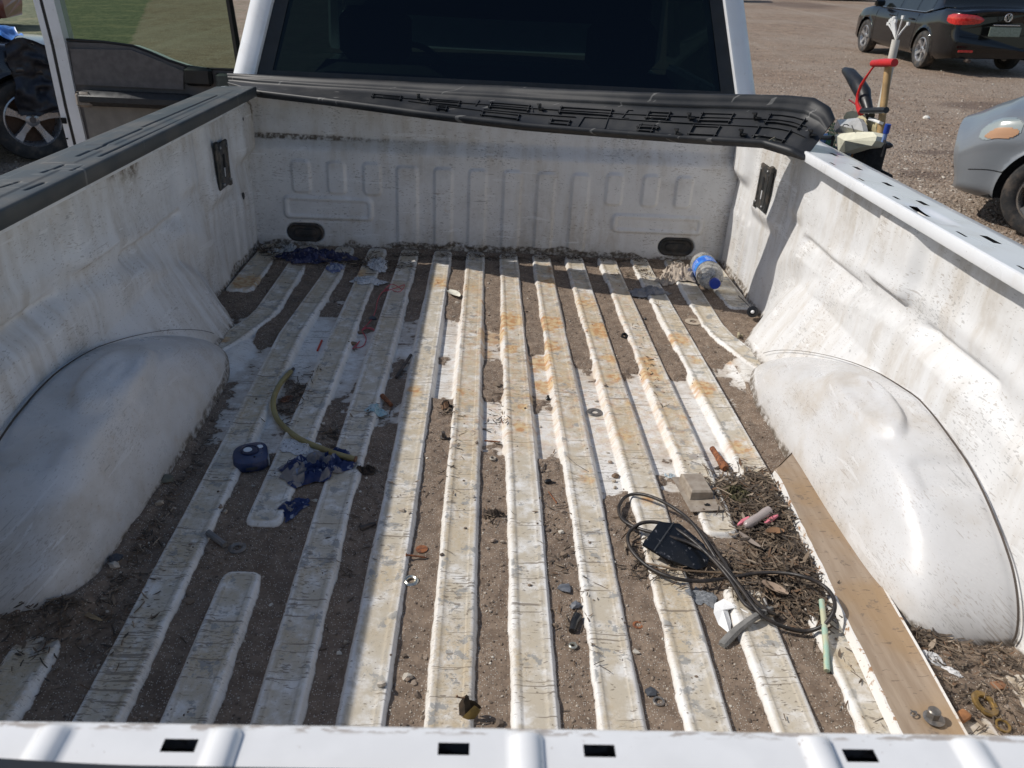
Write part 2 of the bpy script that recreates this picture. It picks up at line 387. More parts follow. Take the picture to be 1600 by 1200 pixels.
rust = np.maximum(rust, .27*sst(.05, .25, GX+.3)*(1-sst(.40, .6, GX))*sst(.9, 1.2, GY)*(1-sst(2.2, 2.4, GY)))
wear = sst(-.25, .3, GX)*.0+sst(1.3, .4, GY)
P = np.stack([GX, GY, Z], -1)

def floor_mat():
    t = NT('scraped white bed floor with dirt in the valleys'); uv = t.coord('UV'); uvw = t.warp(uv, 12, .01)
    dh = t.attr('dirt'); rib = t.attr('rib'); ru = t.attr('rust')
    big = t.noise(uv, 5, 4, .6); mid = t.noise(uv, 22, 5, .68); fine = t.noise(uv, 110, 4, .7); vf = t.noise(uv, 420, 3, .6)
    base = t.mix(t.mapr(mid, .3, .7), (.78, .77, .745), (.68, .655, .61))
    base = t.mix(t.math('MULTIPLY', t.mapr(rib, .0, .006), t.mapr(mid, .32, .58, .12, .95)), base, (.50, .44, .34))
    base = t.mix(t.math('MULTIPLY', t.mapr(t.math('ABSOLUTE', t.math('SUBTRACT', rib, .0085)), .0025, .0005), t.mapr(fine, .35, .65, .1, .6)), base, (.27, .25, .22))     # darker line along the edge of each rib's pressed channel
    base = t.mix(t.math('MULTIPLY', t.math('MULTIPLY', t.mapr(big, .42, .62), t.mapr(fine, .3, .62, 0, .62)), t.mapr(rib, -.004, .002, .25, 1.)), base, (.50, .385, .23))
    gp = t.math('MULTIPLY', t.math('MULTIPLY', t.mapr(t.noise(uvw, 30, 4, .7), .56, .60), t.mapr(t.noise(uv, 6, 2), .44, .52)), t.mapr(rib, -.003, .001))
    base = t.mix(t.math('MULTIPLY', gp, .8), base, (.28, .28, .27))                           # paint worn to primer
    uvf = t.warp(uvw, 60, .008)
    st = t.mx(t.dashes(uvf, .02, 70, 520, 0, .09), t.dashes(uvf, -.3, 100, 600, 0, .12, loc=(3, 4, 0)), t.dashes(uvw, 1.57, 6, 380, 0, .20, loc=(1, 8, 0)), t.dashes(uvf, .9, 60, 460, 0, .14, loc=(7, 1, 0)))
    flat_ = t.math('ADD', t.mapr(rib, -.0035, .001), t.mapr(rib, -.0095, -.0125, 0, .8), clamp=True); st = t.math('MULTIPLY', st, t.math('ADD', .12, t.math('MULTIPLY', flat_, .88)))
    cr = t.n('TexNoise'); cr.noise_dimensions = '2D'; t.l(t.mapping(uvf, sc=(1, 1.5, 1)), cr.inputs['Vector']); cr.inputs['Scale'].default_value = 34; cr.inputs['Detail'].default_value = 4; cr.inputs['Roughness'].default_value = .6
    crk = t.math('MULTIPLY', t.mapr(t.math('ABSOLUTE', t.math('SUBTRACT', cr.outputs[0], .5)), .008, .003), t.mapr(big, .44, .6, .15, .8))
    chips = t.mx(t.mapr(vf, .66, .70), t.mapr(fine, .64, .69))
    base = t.mix(t.math('MULTIPLY', t.mx(st, crk, t.math('MULTIPLY', chips, .8)), .75), base, (.17, .135, .10))
    rs = t.math('MULTIPLY', ru, t.math('ADD', .35, t.mapr(t.noise(uvw, 45, 5, .7), .3, .65)))
    base = t.mix(t.mapr(rs, .12, .6, 0, .92), base, t.mix(t.mapr(t.noise(uv, 60, 3), .4, .62), (.60, .45, .25), (.46, .23, .09)))
    dn = t.noise(uv, 38, 5, .7)
    dirt = t.mix(t.mapr(dn, .3, .7), (.150, .106, .074), (.250, .187, .136))
    dirt = t.mix(t.mapr(t.noise(uv, 7, 3), .5, .7, 0, .4), dirt, (.075, .052, .038))
    vd = t.voro(uv, 330, dim='2D'); vc = t.voro(uv, 330, 'Color', '2D')
    sep = t.n('SeparateColor'); t.l(vc, sep.inputs[0])
    grain = t.math('MULTIPLY', t.mapr(vd, .34, .2), t.mapr(sep.outputs[0], .74, .80))
    dirt = t.mix(t.math('MULTIPLY', grain, .9), dirt, (.58, .53, .46))
    grd = t.math('MULTIPLY', t.mapr(vd, .36, .22), t.mapr(sep.outputs[1], .82, .88))
    dirt = t.mix(t.math('MULTIPLY', grd, .7), dirt, (.07, .05, .04))
    m = t.math('ADD', dh, t.math('MULTIPLY', t.math('SUBTRACT', fine, .5), .0042)); m = t.math('ADD', m, t.math('MULTIPLY', t.math('SUBTRACT', mid, .5), .0022))
    mask = t.mapr(m, -.0004, .0005)
    dust = t.mapr(m, -.0045, .0, 0, .55)
    c = t.mix(dust, base, (.37, .29, .21)); c = t.mix(mask, c, dirt)
    h = t.math('ADD', t.math('MULTIPLY', mask, .9), t.math('MULTIPLY', mask, t.math('ADD', t.math('MULTIPLY', fine, 1.3), t.math('MULTIPLY', grain, .9))))
    h = t.math('ADD', h, t.math('MULTIPLY', mid, .10))
    t.set(color=c, rough=t.math('ADD', t.math('MULTIPLY', mask, .38), t.mapr(mid, .3, .7, .44, .6), clamp=True), normal=t.bump(h, .0011, .9)); return t.m
M_floor = floor_mat()

truck = bthing('pickup_truck', 'white pickup truck seen from behind over its tailgate with dirty ribbed bed', 'pickup truck')
fl = grid('bed_floor', P, M_floor, uv=np.stack([GX+2, GY+2], -1), attrs={'dirt': lvl-metal, 'rib': D, 'rust': rust}, parent=truck)

# ------------------------------------------------------------------ side walls
def box01(v, a, b, e): return sst(a-e, a+e, v)*(1-sst(b-e, b+e, v))
def wall_d(y, z, s):
    d = .012*(1-sst(.20, .34, z))
    d = d+.024*box01(y, 1.965, 2.20, .03)*sst(.225, .275, z)                       # pad that carries the tie-down plate
    d = d+.021*box01(y, 1.185, 1.375, .022)*sst(.318, .337, z)                     # boxed pillar with a hard lower lip
    d = d+.030*sst(2.27, 2.33, y)*sst(.285, .335, z)
    d = d+.012*box01(y, 1.80, 1.93, .03)*sst(.30, .34, z)
    for a, b, zc in ((1.40, 1.77, .262), (.86, 1.11, .285)):                       # pressed slots: floor slopes up, hard top edge
        m = box01(y, a, b, .022); d = d-.017*m*np.clip((z-(zc-.026))/.046, 0, 1)*(1-sst(zc+.02, zc+.040, z))
    for c in (2.205, 2.275, 2.345, 2.405): d = d+.006*box01(y, c-.016, c+.016, .008)*(1-sst(.19, .215, z))*sst(.0, .02, z)
    e = np.sqrt(((y-1.03)/np.where(y > 1.03, .57, .44))**2+(np.maximum(z, 0)/.2)**2)
    d = d+.014*sst(1.55, 1.35, e)*1.0+.006*np.exp(-((e-1.75)/.1)**2)
    d = d+.004*(fbm(y*1.0+3*s, z, 7, 3, 31)-.5)*2
    # flare in front of the wheelhouse
    fy = np.interp(y, [1.0, 1.40, 1.53, 1.72, 1.905, 1.93], [.09, .095, .10, .096, .006, 0])
    zt = np.interp(y, [1.0, 1.5, 1.70, 1.84, 1.93], [.17, .19, .18, .10, .02])
    d = d+fy*np.clip(1-z/zt, 0, 1)*sst(.80, 1.0, y)
    d = d+.006*(1-sst(-.01, .02, z))
    return d
def side_wall(s):
    ys = np.linspace(0.0, L+.004, 420); zs = np.concatenate([np.linspace(-.03, .44, 110), np.linspace(.445, .499, 10)])
    Y, Zz = np.meshgrid(ys, zs); d = wall_d(Y, Zz, s)
    under = sst(.46, .505, Zz); X = .832-d*(1-under)-under*.004
    gr = .55*sst(.36, .50, Zz)*fbm(Y, Zz*.3, 6, 3, 41+int(s))*1.6+1.0*sst(.035, -.005, Zz)
    gr = gr+.9*np.exp(-((Zz-.322)/.009)**2)*box01(Y, 1.20, 1.36, .02)+.6*np.exp(-((Y-2.43)/.014)**2)
    gr = gr+.35*box01(Y, 2.1, 2.43, .03)*sst(.25, .0, Zz)
    if s < 0: gr = gr+.4*box01(Y, 1.40, 1.62, .06)*sst(.28, .42, Zz)
    P = np.stack([s*X, Y, Zz], -1)
    return grid('side_panel', P, M_wall, uv=np.stack([Y+3+s, Zz+2], -1), attrs={'grime': gr}, parent=truck, flip=(s > 0))
side_wall(-1); side_wall(1)

# wheelhouses
def wheelhouse(s):
    nt, no = 70, 110
    key = np.array([(0, 1), (.30, .985), (.60, .945), (.78, .84), (.88, .62), (.95, .30), (1.0, 0)]); kk = np.linspace(0, 1, len(key)); q_ = np.linspace(0, 1, 400)
    bx_, zf_ = np.interp(q_, kk, key[:, 0]), np.interp(q_, kk, key[:, 1]); ker = np.hanning(41); ker /= ker.sum()
    def sm(a_): return np.convolve(np.concatenate([2*a_[0]-a_[20:0:-1], a_, 2*a_[-1]-a_[-2:-22:-1]]), ker, 'valid')
    bx_, zf_ = sm(bx_), sm(zf_); bx_ -= bx_[0]; zf_ /= zf_[0]; zf_ -= zf_[-1]*q_; zf_ = np.clip(zf_, 0, 1)
    u_ = np.linspace(1, 0, nt)**1.0; T = np.interp(u_, q_, zf_)[:, None]+np.zeros((1, no)); Bf = np.interp(u_, q_, bx_)[:, None]+np.zeros((1, no)); T[-1] = 1
    om = np.linspace(0, PI, no); O = np.zeros((nt, 1))+om[None]
    yc, Hh, bd = 1.0, .20, .207
    ca, sa = np.abs(np.sin(O)), np.cos(O)
    a = np.where(sa > 0, .61*np.maximum(1-T**1.4, 0)**(1/1.4), .42*np.sqrt(np.maximum(1-T**2, 0))); b = bd*np.clip(Bf, 0, 1)
    ex = np.where(sa > 0, .52, .36)
    y = yc+np.sign(sa)*np.abs(sa)**ex*a; x = b*ca**ex; z = Hh*T-.022*(1-T)
    lx = x; e_ = np.sqrt(((y-1.04)/.145)**2+((lx-.125)/.042)**2); z = z+.013*sst(1.12, .86, e_)-.006*sst(.75, .2, e_)
    z = z-.007*box01(y, .76, .83, .010)*box01(lx, .03, .13, .012)
    x = x+.010*(1-sst(.25, .6, T))*np.minimum(1, ca*2)
    X = .836-x; gr = .9*sst(.03, -.01, z)+.5*sst(.06, .0, z)*fbm(y, z*3, 20, 3, 3)+.3*box01(lx, .12, .2, .03)*fbm(y, x*3, 14, 3, 7)
    P = np.stack([s*X, y, z], -1)
    # length-preserving uv
    w = np.cumsum(np.concatenate([np.zeros((1, no)), np.linalg.norm(np.diff(P, axis=0), axis=-1)], 0), 0)
    uv = np.stack([y*.9+5+s*2, x*.75-z*.8+1.3+0*w], -1)
    h = grid('wheelhouse', P, M_house, uv=uv, attrs={'grime': gr}, parent=truck, flip=(s < 0))
    # sealer bead along the arch where it meets the side wall
    p = []
    for c in np.cos(np.linspace(.25 if s > 0 else .3, PI-.02, 60)):
        yy = yc+(.61 if c > 0 else .42)*c; zz = .2*((1-c**1.4)**(1/1.4) if c > 0 else math.sqrt(max(0, 1-c*c))); p.append((s*(.836-.0135-float(wall_d(np.array(yy), np.array(zz), s))), yy, zz+.002))
    bead = MB().tube(p, [.0006+.0012*min(1, max(0, (1.35-q[1])/.5)) for q in p], 5).obj('seam', simple('dark seam sealer', (.07, .055, .045), .8), h)
wheelhouse(-1); wheelhouse(1)

# bulkhead
def bulkhead():
    xs = np.linspace(-.826, .826, 560); zs = np.linspace(-.03, .492, 180); X, Zz = np.meshgrid(xs, zs)
    prof = .034*sst(.322, .374, Zz)                                             # upper strip set back above a sloped shoulder
    d = np.zeros_like(X)
    def rr(x0, x1, z0, z1, r, e):
        cx, cz, hx, hz = (x0+x1)/2, (z0+z1)/2, (x1-x0)/2-r, (z1-z0)/2-r
        qx = np.maximum(np.abs(X-cx)-hx, 0); qz = np.maximum(np.abs(Zz-cz)-hz, 0); return sst(e, -e, np.sqrt(qx**2+qz**2)-r)
    for x0, x1 in ((-.686, -.625), (-.566, -.508), (-.446, -.388), (.380, .436), (.505, .560), (.620, .676)): d += rr(x0, x1, .186, .293, .015, .006)*.0085
    for x0, x1 in ((-.334, -.264), (-.207, -.146), (-.090, -.030), (.028, .088), (.143, .203), (.262, .320)): d += rr(x0, x1, .012, .287, .015, .006)*.009
    a = rr(-.721, -.418, .096, .172, .018, .005)-rr(-.705, -.434, .108, .160, .01, .005)*.6; d += a*.0085
    a = rr(.412, .733, .092, .155, .018, .005)-rr(.428, .717, .104, .143, .01, .005)*.6; d += a*.0085
    for c in (-.655, .650): d -= rr(c-.064, c+.064, .012, .078, .033, .004)*.010
    d = d+.003*(fbm(X, Zz, 6, 2, 8)-.5)
    Y = L+prof-d-.01*sst(.45, .49, Zz)
    gr = .75*np.exp(-((Zz-.366)/.012)**2)*sst(.35, -.8, X)*1.2+.50*np.exp(-((Zz-.348)/.020)**2)*(.4+.9*fbm(X, Zz, 5, 3, 61))+1.1*sst(.035, -.002, Zz+(fbm(X, Zz, 20, 3, 6)-.5)*.04)
    gr = gr+.45*sst(.10, .0, Zz)*box01(X, -.38, .45, .05)+.35*np.clip(d/.007, 0, 1)*sst(.25, .29, Zz)+.2*box01(X, -.33, .33, .05)*sst(.3, .1, Zz)
    return grid('bulkhead', np.stack([X, Y, Zz], -1), M_bulk, uv=np.stack([X+8, Zz+5], -1), attrs={'grime': gr}, parent=truck, flip=False)
bk = bulkhead()
MB().box((0, L+.052, .493), (1.62, .085, .006), bev=.002).obj('bulkhead_flange', M_clean, truck)
for s_ in (-1, 1): MB().box((s_*.850, L+.040, .495), (.150, .135, .018), bev=.006).obj('corner_cap_sun_stop', M_clean, truck)  # corner pieces added to stop sun leaking past the rail end onto the bulkhead
for c in (-.655, .650):
    m = MB(); n = 28
    def ring(hx, r, y): return [(c+(math.copysign(hx, math.cos(a)) if abs(math.cos(a)) > 1e-6 else 0)+r*math.cos(a), y, .045+r*math.sin(a)) for a in [2*PI*(i+.5)/n for i in range(n)]]
    V = ring(.031, .032, L+.012)+ring(.031, .032, L+.001)+ring(.031, .027, L-.002)+ring(.03, .021, L+.006)+ring(.026, .013, L+.006)+ring(.026, .010, L+.001)
    Fs = [(i*n+k, i*n+(k+1) % n, (i+1)*n+(k+1) % n, (i+1)*n+k) for i in range(5) for k in range(n)]+[tuple(5*n+k for k in range(n))]
    m.add(V, Fs); m.obj('drain_plug', M_rubber, bk, True)

# tie-down plates
def tie_plate(s):
    w = .832-.012*(1-.9)-.024-.004; x = s*(.832-.026)
    m = MB(); R = Matrix.Identity(3)
    t = .009
    def pl(y0, y1, z0, z1, th, b=.0): m.box((s*(.832-.0245-th/2-.004), (y0+y1)/2, (z0+z1)/2), (th, y1-y0, z1-z0), bev=b)
    y0, y1, z0, z1 = 2.035, 2.128, .283, .412
    pl(y0-.012, y1, z0, z1, .009, .003); pl(y0-.016, y0+.006, z1-.012, z1+.008, .011, .003); pl(y1-.012, y1+.004, z0-.006, z0+.016, .011, .003)
    for ya, yb2 in ((2.034, 2.042), (2.108, 2.116)): pl(ya, yb2, z0+.02, z1-.02, .0115, .002)
    o = m.obj('tie_down_plate', simple('black tie down plate', (.022, .023, .022), .45, var=.3, sc=60, dirt=.35), truck)
    MB().box((s*(.832-.0245-.004-.0092), 2.075, .345), (.001, .018, .066)).obj('slot', M_dark, o)
    MB().box((s*(.832-.0245-.004-.0098), 2.072, .327), (.001, .010, .026)).obj('slot_liner', simple('bare bright metal', (.55, .55, .55), .35, .3), o)
    for yy, zz in ((2.05, .40), (2.112, .395), (2.05, .296), (2.112, .298)):
        MB().lathe([(0.0045, 0), (.0045, .003), (.003, .0045), (.0, .0045)], 10, Matrix(((0, 0, -s), (0, 1, 0), (s, 0, 0))), (s*(.832-.0375), yy, zz)).obj('rivet', simple('grey rivet', (.3, .3, .3), .4, .8), o)
tie_plate(-1); tie_plate(1)
for y, z, r in ((2.335, .435, .006), (2.30, .20, .012)):
    MB().lathe([(r, 0), (r*.9, .002), (0, .002)], 12, Matrix(((0, 0, 1), (0, 1, 0), (-1, 0, 0))), (-.8035 if z > .3 else -.8165, y, z)).obj('hole_plug', M_rubber, truck)

# right rail: bare, with stake holes
def rail_sheet():
    holes = []
    for u, v, w, hgt, rot in ((1303, 239, .030, .012, 0), (1340, 261, .026, .014, 0), (1387, 286, .026, .014, 0), (1442, 315, .026, .014, 0), (1548, 372, .032, .016, 0),
                      (1300, 258, .020, .006, 0), (1345, 283, .020, .006, 0), (1400, 311, .018, .007, 0), (1437, 329, .040, .018, 0), (1502, 368, .022, .006, 0), (1599, 423, .022, .006, 0)):
        p = px(u, v, .508); holes.append((round(p[0], 3), round(p[1], 3), round(hgt/2, 3)*2, round(w*.75, 3)*2))
    xs = set(np.linspace(.785, .898, 24)); ys = set(np.linspace(-.02, 2.44, 420))
    for x, y, w, h in holes:
        xs |= {x-w/2, x+w/2}; ys |= {y-h/2, y+h/2}
    xs = np.array(sorted({round(float(a), 3) for a in xs})); ys = np.array(sorted({round(float(a), 3) for a in ys})); X, Y = np.meshgrid(xs, ys)
    Zz = .513-.012*((X-.785)/.113)+.0008*(fbm(X, Y, 6, 2)-.5)
    # pressed recess around the irregular hole
    hx, hy = holes[8][0], holes[8][1]; Zz = Zz-.005*np.exp(-(((X-hx-.004)/.024)**4+((Y-hy+.035)/.06)**4))
    xm = (xs[1:]+xs[:-1])/2; ym = (ys[1:]+ys[:-1])/2; XM, YM = np.meshgrid(xm, ym); keep = np.ones_like(XM, bool)
    for i, (x, y, w, h) in enumerate(holes):
        skew = (XM-x)*.5 if i < 5 else 0
        keep &= ~((np.abs(XM-x) < w/2) & (np.abs(YM-y) < h/2))
    grid('bed_rail', np.stack([X, Y, Zz], -1), M_clean, parent=truck, keep=keep)
    m = MB(); yy = np.linspace(-.02, 2.44, 40)
    prof = [(.785, .513), (.7815, .5115), (.780, .508), (.780, .492), (.7815, .4885), (.785, .4875), (.80, .490)]
    V = [(x, y, z) for x, z in prof for y in yy]; n = len(yy)
    m.add(V, [(i*n+j, i*n+j+1, (i+1)*n+j+1, (i+1)*n+j) for i in range(len(prof)-1) for j in range(n-1)]).obj('rail_lip', M_clean, truck, True)
    MB().box((.872, 1.21, .470), (.05, 2.4, .004)).obj('rail_hole_shade_sheet', M_dark, truck)  # black sheet standing in for the shade inside the rail, seen through its holes
rail_sheet()
# left rail: plastic rail cap with moulded grooves
def left_cap():
    prof = [(.774, .494), (.770, .496), (.7693, .5205), (.7705, .5242), (.7745, .5255)]
    xs = np.concatenate([[a for a, b in prof], np.linspace(.782, .895, 60), [.901, .905, .906]])
    z0 = np.concatenate([[b for a, b in prof], .5255-.006*((np.linspace(.782, .895, 60)-.782)/.113)**1.5, [.5175, .512, .49]])
    ys = np.linspace(-.02, 2.40, 900); X, Y = np.meshgrid(xs, ys); Zz = np.repeat(z0[None], len(ys), 0)
    top = (X > .785) & (X < .895)
    def groove(xa, ya, xb, yb):
        nonlocal Zz
        t = np.clip((Y-ya)/(yb-ya), 0, 1); xc = xa+(xb-xa)*t; m = np.exp(-((X-xc)/.0026)**2)*box01(Y, ya, yb, .004); Zz = Zz-.0065*m*top
    for a, b in (((121, 247), (223, 203)), ((223, 201), (340, 151)), ((156, 247), (262, 199)), ((262, 199), (365, 152)), ((67, 273), (100, 259)), ((112, 269), (135, 261)), ((0, 296), (31, 287)), ((40, 300), (70, 288))):
        p, q = px(*a, .522), px(*b, .522); groove(-p[0], min(p[1], q[1]), -q[0], max(p[1], q[1])+.001)
    # shallow raised pads between the grooves
    Zz = Zz+.0018*box01(X, .808, .872, .003)*(box01(Y, 1.42, 2.30, .006)+box01(Y, .4, 1.18, .006)+box01(Y, 1.24, 1.36, .004))
    grid('rail_cap', np.stack([-X, Y, Zz], -1), M_cap, parent=truck, flip=True)
    MB().box((-.85, 1.2, .478), (.09, 2.38, .012)).obj('bed_rail', M_clean, truck)
left_cap()

# tailgate
def tailgate():
    holes = [(-.1915, -.0165, .0185, .0085), (-.0415, -.0163, .0175, .0080), (.040, -.0163, .0178, .0082), (.1885, -.0172, .0185, .0085), (.42, -.017, .018, .008), (-.42, -.017, .018, .008)]
    bumps = [-.2615, -.168, -.0005, .1655, .2555, -.36, .36, .45, -.45, .56, -.56, -.66, .66]
    xs = set(np.round(np.linspace(-.765, .765, 620), 5)); ys = set(np.concatenate([np.linspace(-.075, -.006, 26)]))
    for x, y, w, h in holes: xs |= {x-w/2, x+w/2}; ys |= {y-h/2, y+h/2}
    xs = np.array(sorted(xs)); yt = sorted(ys); top = [(y, 0.) for y in yt]+[(-.003, -.0004), (-.0012, -.0012), (-.0003, -.003), (0, -.006), (0, -.012), (.0, -.03), (.001, -.2), (.0, -.50)]
    yy = np.array([a for a, b in top]); dz = np.array([b for a, b in top])
    X, Y = np.meshgrid(xs, yy); Zz = .497+np.repeat(dz[:, None], len(xs), 1)
    for b in bumps:
        r = .0085; sk = (Y+.02)*-.18*np.sign(b)*0
        hh = np.sqrt(np.maximum(0, 1-((X-b-sk)/r)**2))*.0052*sst(-.0045, -.0075, Y); Zz = Zz+hh*(Zz > .49)
    Zz = Zz+.0006*(fbm(X, Y, 8, 2, 5)-.5)*(Zz > .4)
    ym = (yy[1:]+yy[:-1])/2; xm = (xs[1:]+xs[:-1])/2; XM, YM = np.meshgrid(xm, ym); keep = np.ones_like(XM, bool)
    for x, y, w, h in holes: keep &= ~((np.abs(XM-x) < w/2) & (np.abs(YM-y) < h/2))
    t = NT('white tailgate paint with edge chips'); v = t.coord('Object'); sx = t.n('SeparateXYZ'); t.l(v, sx.inputs[0])
    c = t.mix(t.mapr(t.noise(v, 30, 3), .3, .7), (.77, .77, .765), (.72, .72, .715))
    edge = t.math('MULTIPLY', t.mapr(sx.outputs[1], -.0085, -.005), t.mapr(t.noise(t.mapping(v, sc=(45, 160, 60)), 1, 4, .7), .50, .58))
    spots = t.math('MULTIPLY', t.mapr(t.noise(v, 260, 3), .68, .72), t.mapr(t.noise(v, 25, 2), .52, .6))
    c = t.mix(t.math('MULTIPLY', t.mx(edge, spots), .75), c, (.30, .24, .19))
    t.set(color=c, rough=.28, coat=.5, coatr=.08)
    tg = grid('tailgate', np.stack([X, Y, Zz], -1), t.m, parent=truck, keep=keep, flip=True)
    MB().box((0, -.022, .474), (1.5, .04, .004)).obj('tailgate_hole_shade_sheet', M_dark, tg)  # black sheet under the slots, painted in place of the hollow's shade
    MB().box((0, -.0755, .24), (1.53, .004, .51)).obj('tailgate_skin', M_clean, tg)
    x = np.linspace(-.765, .765, 160); m = MB(); pr = [(-.036, .4965), (-.0335, .500), (-.035, .504), (-.045, .507), (-.07, .505), (-.078, .49)]
    V = [(a, yv+(.0045*sst(-.2, -.32, a)+.004*sst(.5, -.25, a))-.0035+.0, zv) for yv, zv in pr for a in x]; n = len(x)
    m.add(V, [(i*n+j, i*n+j+1, (i+1)*n+j+1, (i+1)*n+j) for i in range(len(pr)-1) for j in range(n-1)]).obj('tailgate_moulding', M_black, tg, True)
tailgate()

# outer body: sides, wheels, cab, door
def wheel_set(parent, loc, R=.33, Wd=.22, rimcol=(.45, .45, .46), side=-1, spokes=5, twist=0, rust=False, rimR=.66):
    e = bpy.data.objects.new('wheel', None); C.objects.link(e); e.parent = parent; e.location = loc; e.rotation_euler = (0, 0, 0 if side < 0 else PI)
    # local -X is the outer face
    M = Matrix(((0, 0, -1), (0, 1, 0), (1, 0, 0)))
    h = Wd/2; r0 = R*rimR
    MB().lathe([(r0, -h*.8), (r0+.01, -h*.95), (R*.86, -h), (R*.96, -h*.9), (R, -h*.6), (R, h*.6), (R*.96, h*.9), (R*.86, h), (r0+.012, h*.93), (r0, h*.82)], 48, M).obj('tyre', simple('tyre rubber', (.028, .028, .028), .75, var=.3, sc=15, dirt=.35), e, True)
    rim = MB(); rim.lathe([(r0, -h*.8), (r0, h*.82), (r0-.012, h*.86), (r0-.022, h*.7), (r0-.03, h*.1), (r0-.035, -h*.5), (0.02, -h*.5)], 48, M)
    for k in range(spokes):
        a = 2*PI*k/spokes+twist+PI/2; ca, sa = math.cos(a), math.sin(a)
        def P(r, t, x): return (-x, r*ca-t*sa, r*sa+t*ca)
        ri, ro = .03, r0-.018; xi, xo = h*.62, h*.80
        V = [P(ri, -.028, xi), P(ri, .028, xi), P(ro*.6, .024, xi*1.04), P(ro, .036, xo), P(ro, -.036, xo), P(ro*.6, -.024, xi*1.04)]
        Vb = [P(ri, -.03, xi-.03), P(ri, .03, xi-.03), P(ro*.6, .03, xi-.04), P(ro, .04, xo-.06), P(ro, -.04, xo-.06), P(ro*.6, -.03, xi-.04)]
        rim.add(V+Vb, [(0, 1, 2, 5), (5, 2, 3, 4)]+[(i, i+6, (i+1) % 6+6, (i+1) % 6) for i in range(6)])
    rim.lathe([(.062, h*.35), (.062, h*.6), (.05, h*.68), (0, h*.70)], 20, M)
    rm = simple('alloy rim '+str(rimcol), rimcol, .3, .75, var=.15, sc=10, dirt=.9 if rust else .2)
    rim.obj('rim', rm, e, True)
    MB().lathe([(r0-.03, -h*.3), (.02, -h*.3)], 24, M).obj('brake_disc', simple('brown brake disc', (.10, .06, .04), .6, .3), e)
    MB().lathe([(.028, h*.69), (.026, h*.73), (0, h*.735)], 14, M).obj('hub_cap', simple('hub cap grey', (.12, .12, .13), .4, .4), e)
    return e
def outer_side(s):
    prof = [(.898, .501), (.925, .495), (.955, .47), (.975, .40), (.985, .28), (.985, .10), (.975, -.05), (.965, -.20), (.955, -.33), (.93, -.38)]
    ys = np.linspace(-.09, 2.50, 90); pz = np.array([b for a, b in prof]); pxx = np.array([a for a, b in prof])
    zz = np.concatenate([pz[:3], np.linspace(.45, -.38, 40)]); xx = np.interp(-zz, -pz, pxx)
    Zg, Yg = np.meshgrid(zz, ys); Xg = np.repeat(xx[None], len(ys), 0)
    cy, cz, Rr = 1.02, -.47, .44
    r = np.sqrt((Yg-cy)**2+(Zg-cz)**2); ins = r < Rr; sc = np.where(ins, Rr/np.maximum(r, .01), 1)
    Y2 = np.where(ins & (r > Rr-.05), cy+(Yg-cy)*sc, Yg); Z2 = np.where(ins & (r > Rr-.05), cz+(Zg-cz)*sc, Zg)
    yc = (Y2[1:, 1:]+Y2[:-1, :-1])/2; zc = (Z2[1:, 1:]+Z2[:-1, :-1])/2; keep = (yc-cy)**2+(zc-cz)**2 > (Rr-.012)**2
    Xg = Xg+.012*np.exp(-((np.sqrt((Y2-cy)**2+(Z2-cz)**2)-Rr)/.03)**2)
    grid('box_side', np.stack([s*Xg, Y2, Z2], -1), M_clean, parent=truck, keep=keep, flip=s > 0)
    MB().tube([(s*.80, cy+(Rr+.0)*math.cos(a), cz+Rr*math.sin(a)) for a in np.linspace(.15, PI-.15, 20)], .17, 6).obj('wheel_liner', M_dark, truck)
    wheel_set(truck, (s*.86, cy, cz-.02), .385, .27, side=-s*-1, spokes=6)
    MB().box((s*.935, -.086, .28), (.06, .02, .34), bev=.008).obj('tail_light', simple('red tail lens', (.35, .01, .01), .2, coat=.6), truck)
outer_side(-1); outer_side(1)
MB().box((0, 1.2, -.12), (1.5, 2.3, .12)).obj('chassis', M_dark, truck)
MB().box((0, -.17, -.38), (1.75, .16, .14), bev=.03).obj('rear_bumper', simple('chrome bumper', (.6, .6, .6), .2, .9), truck)

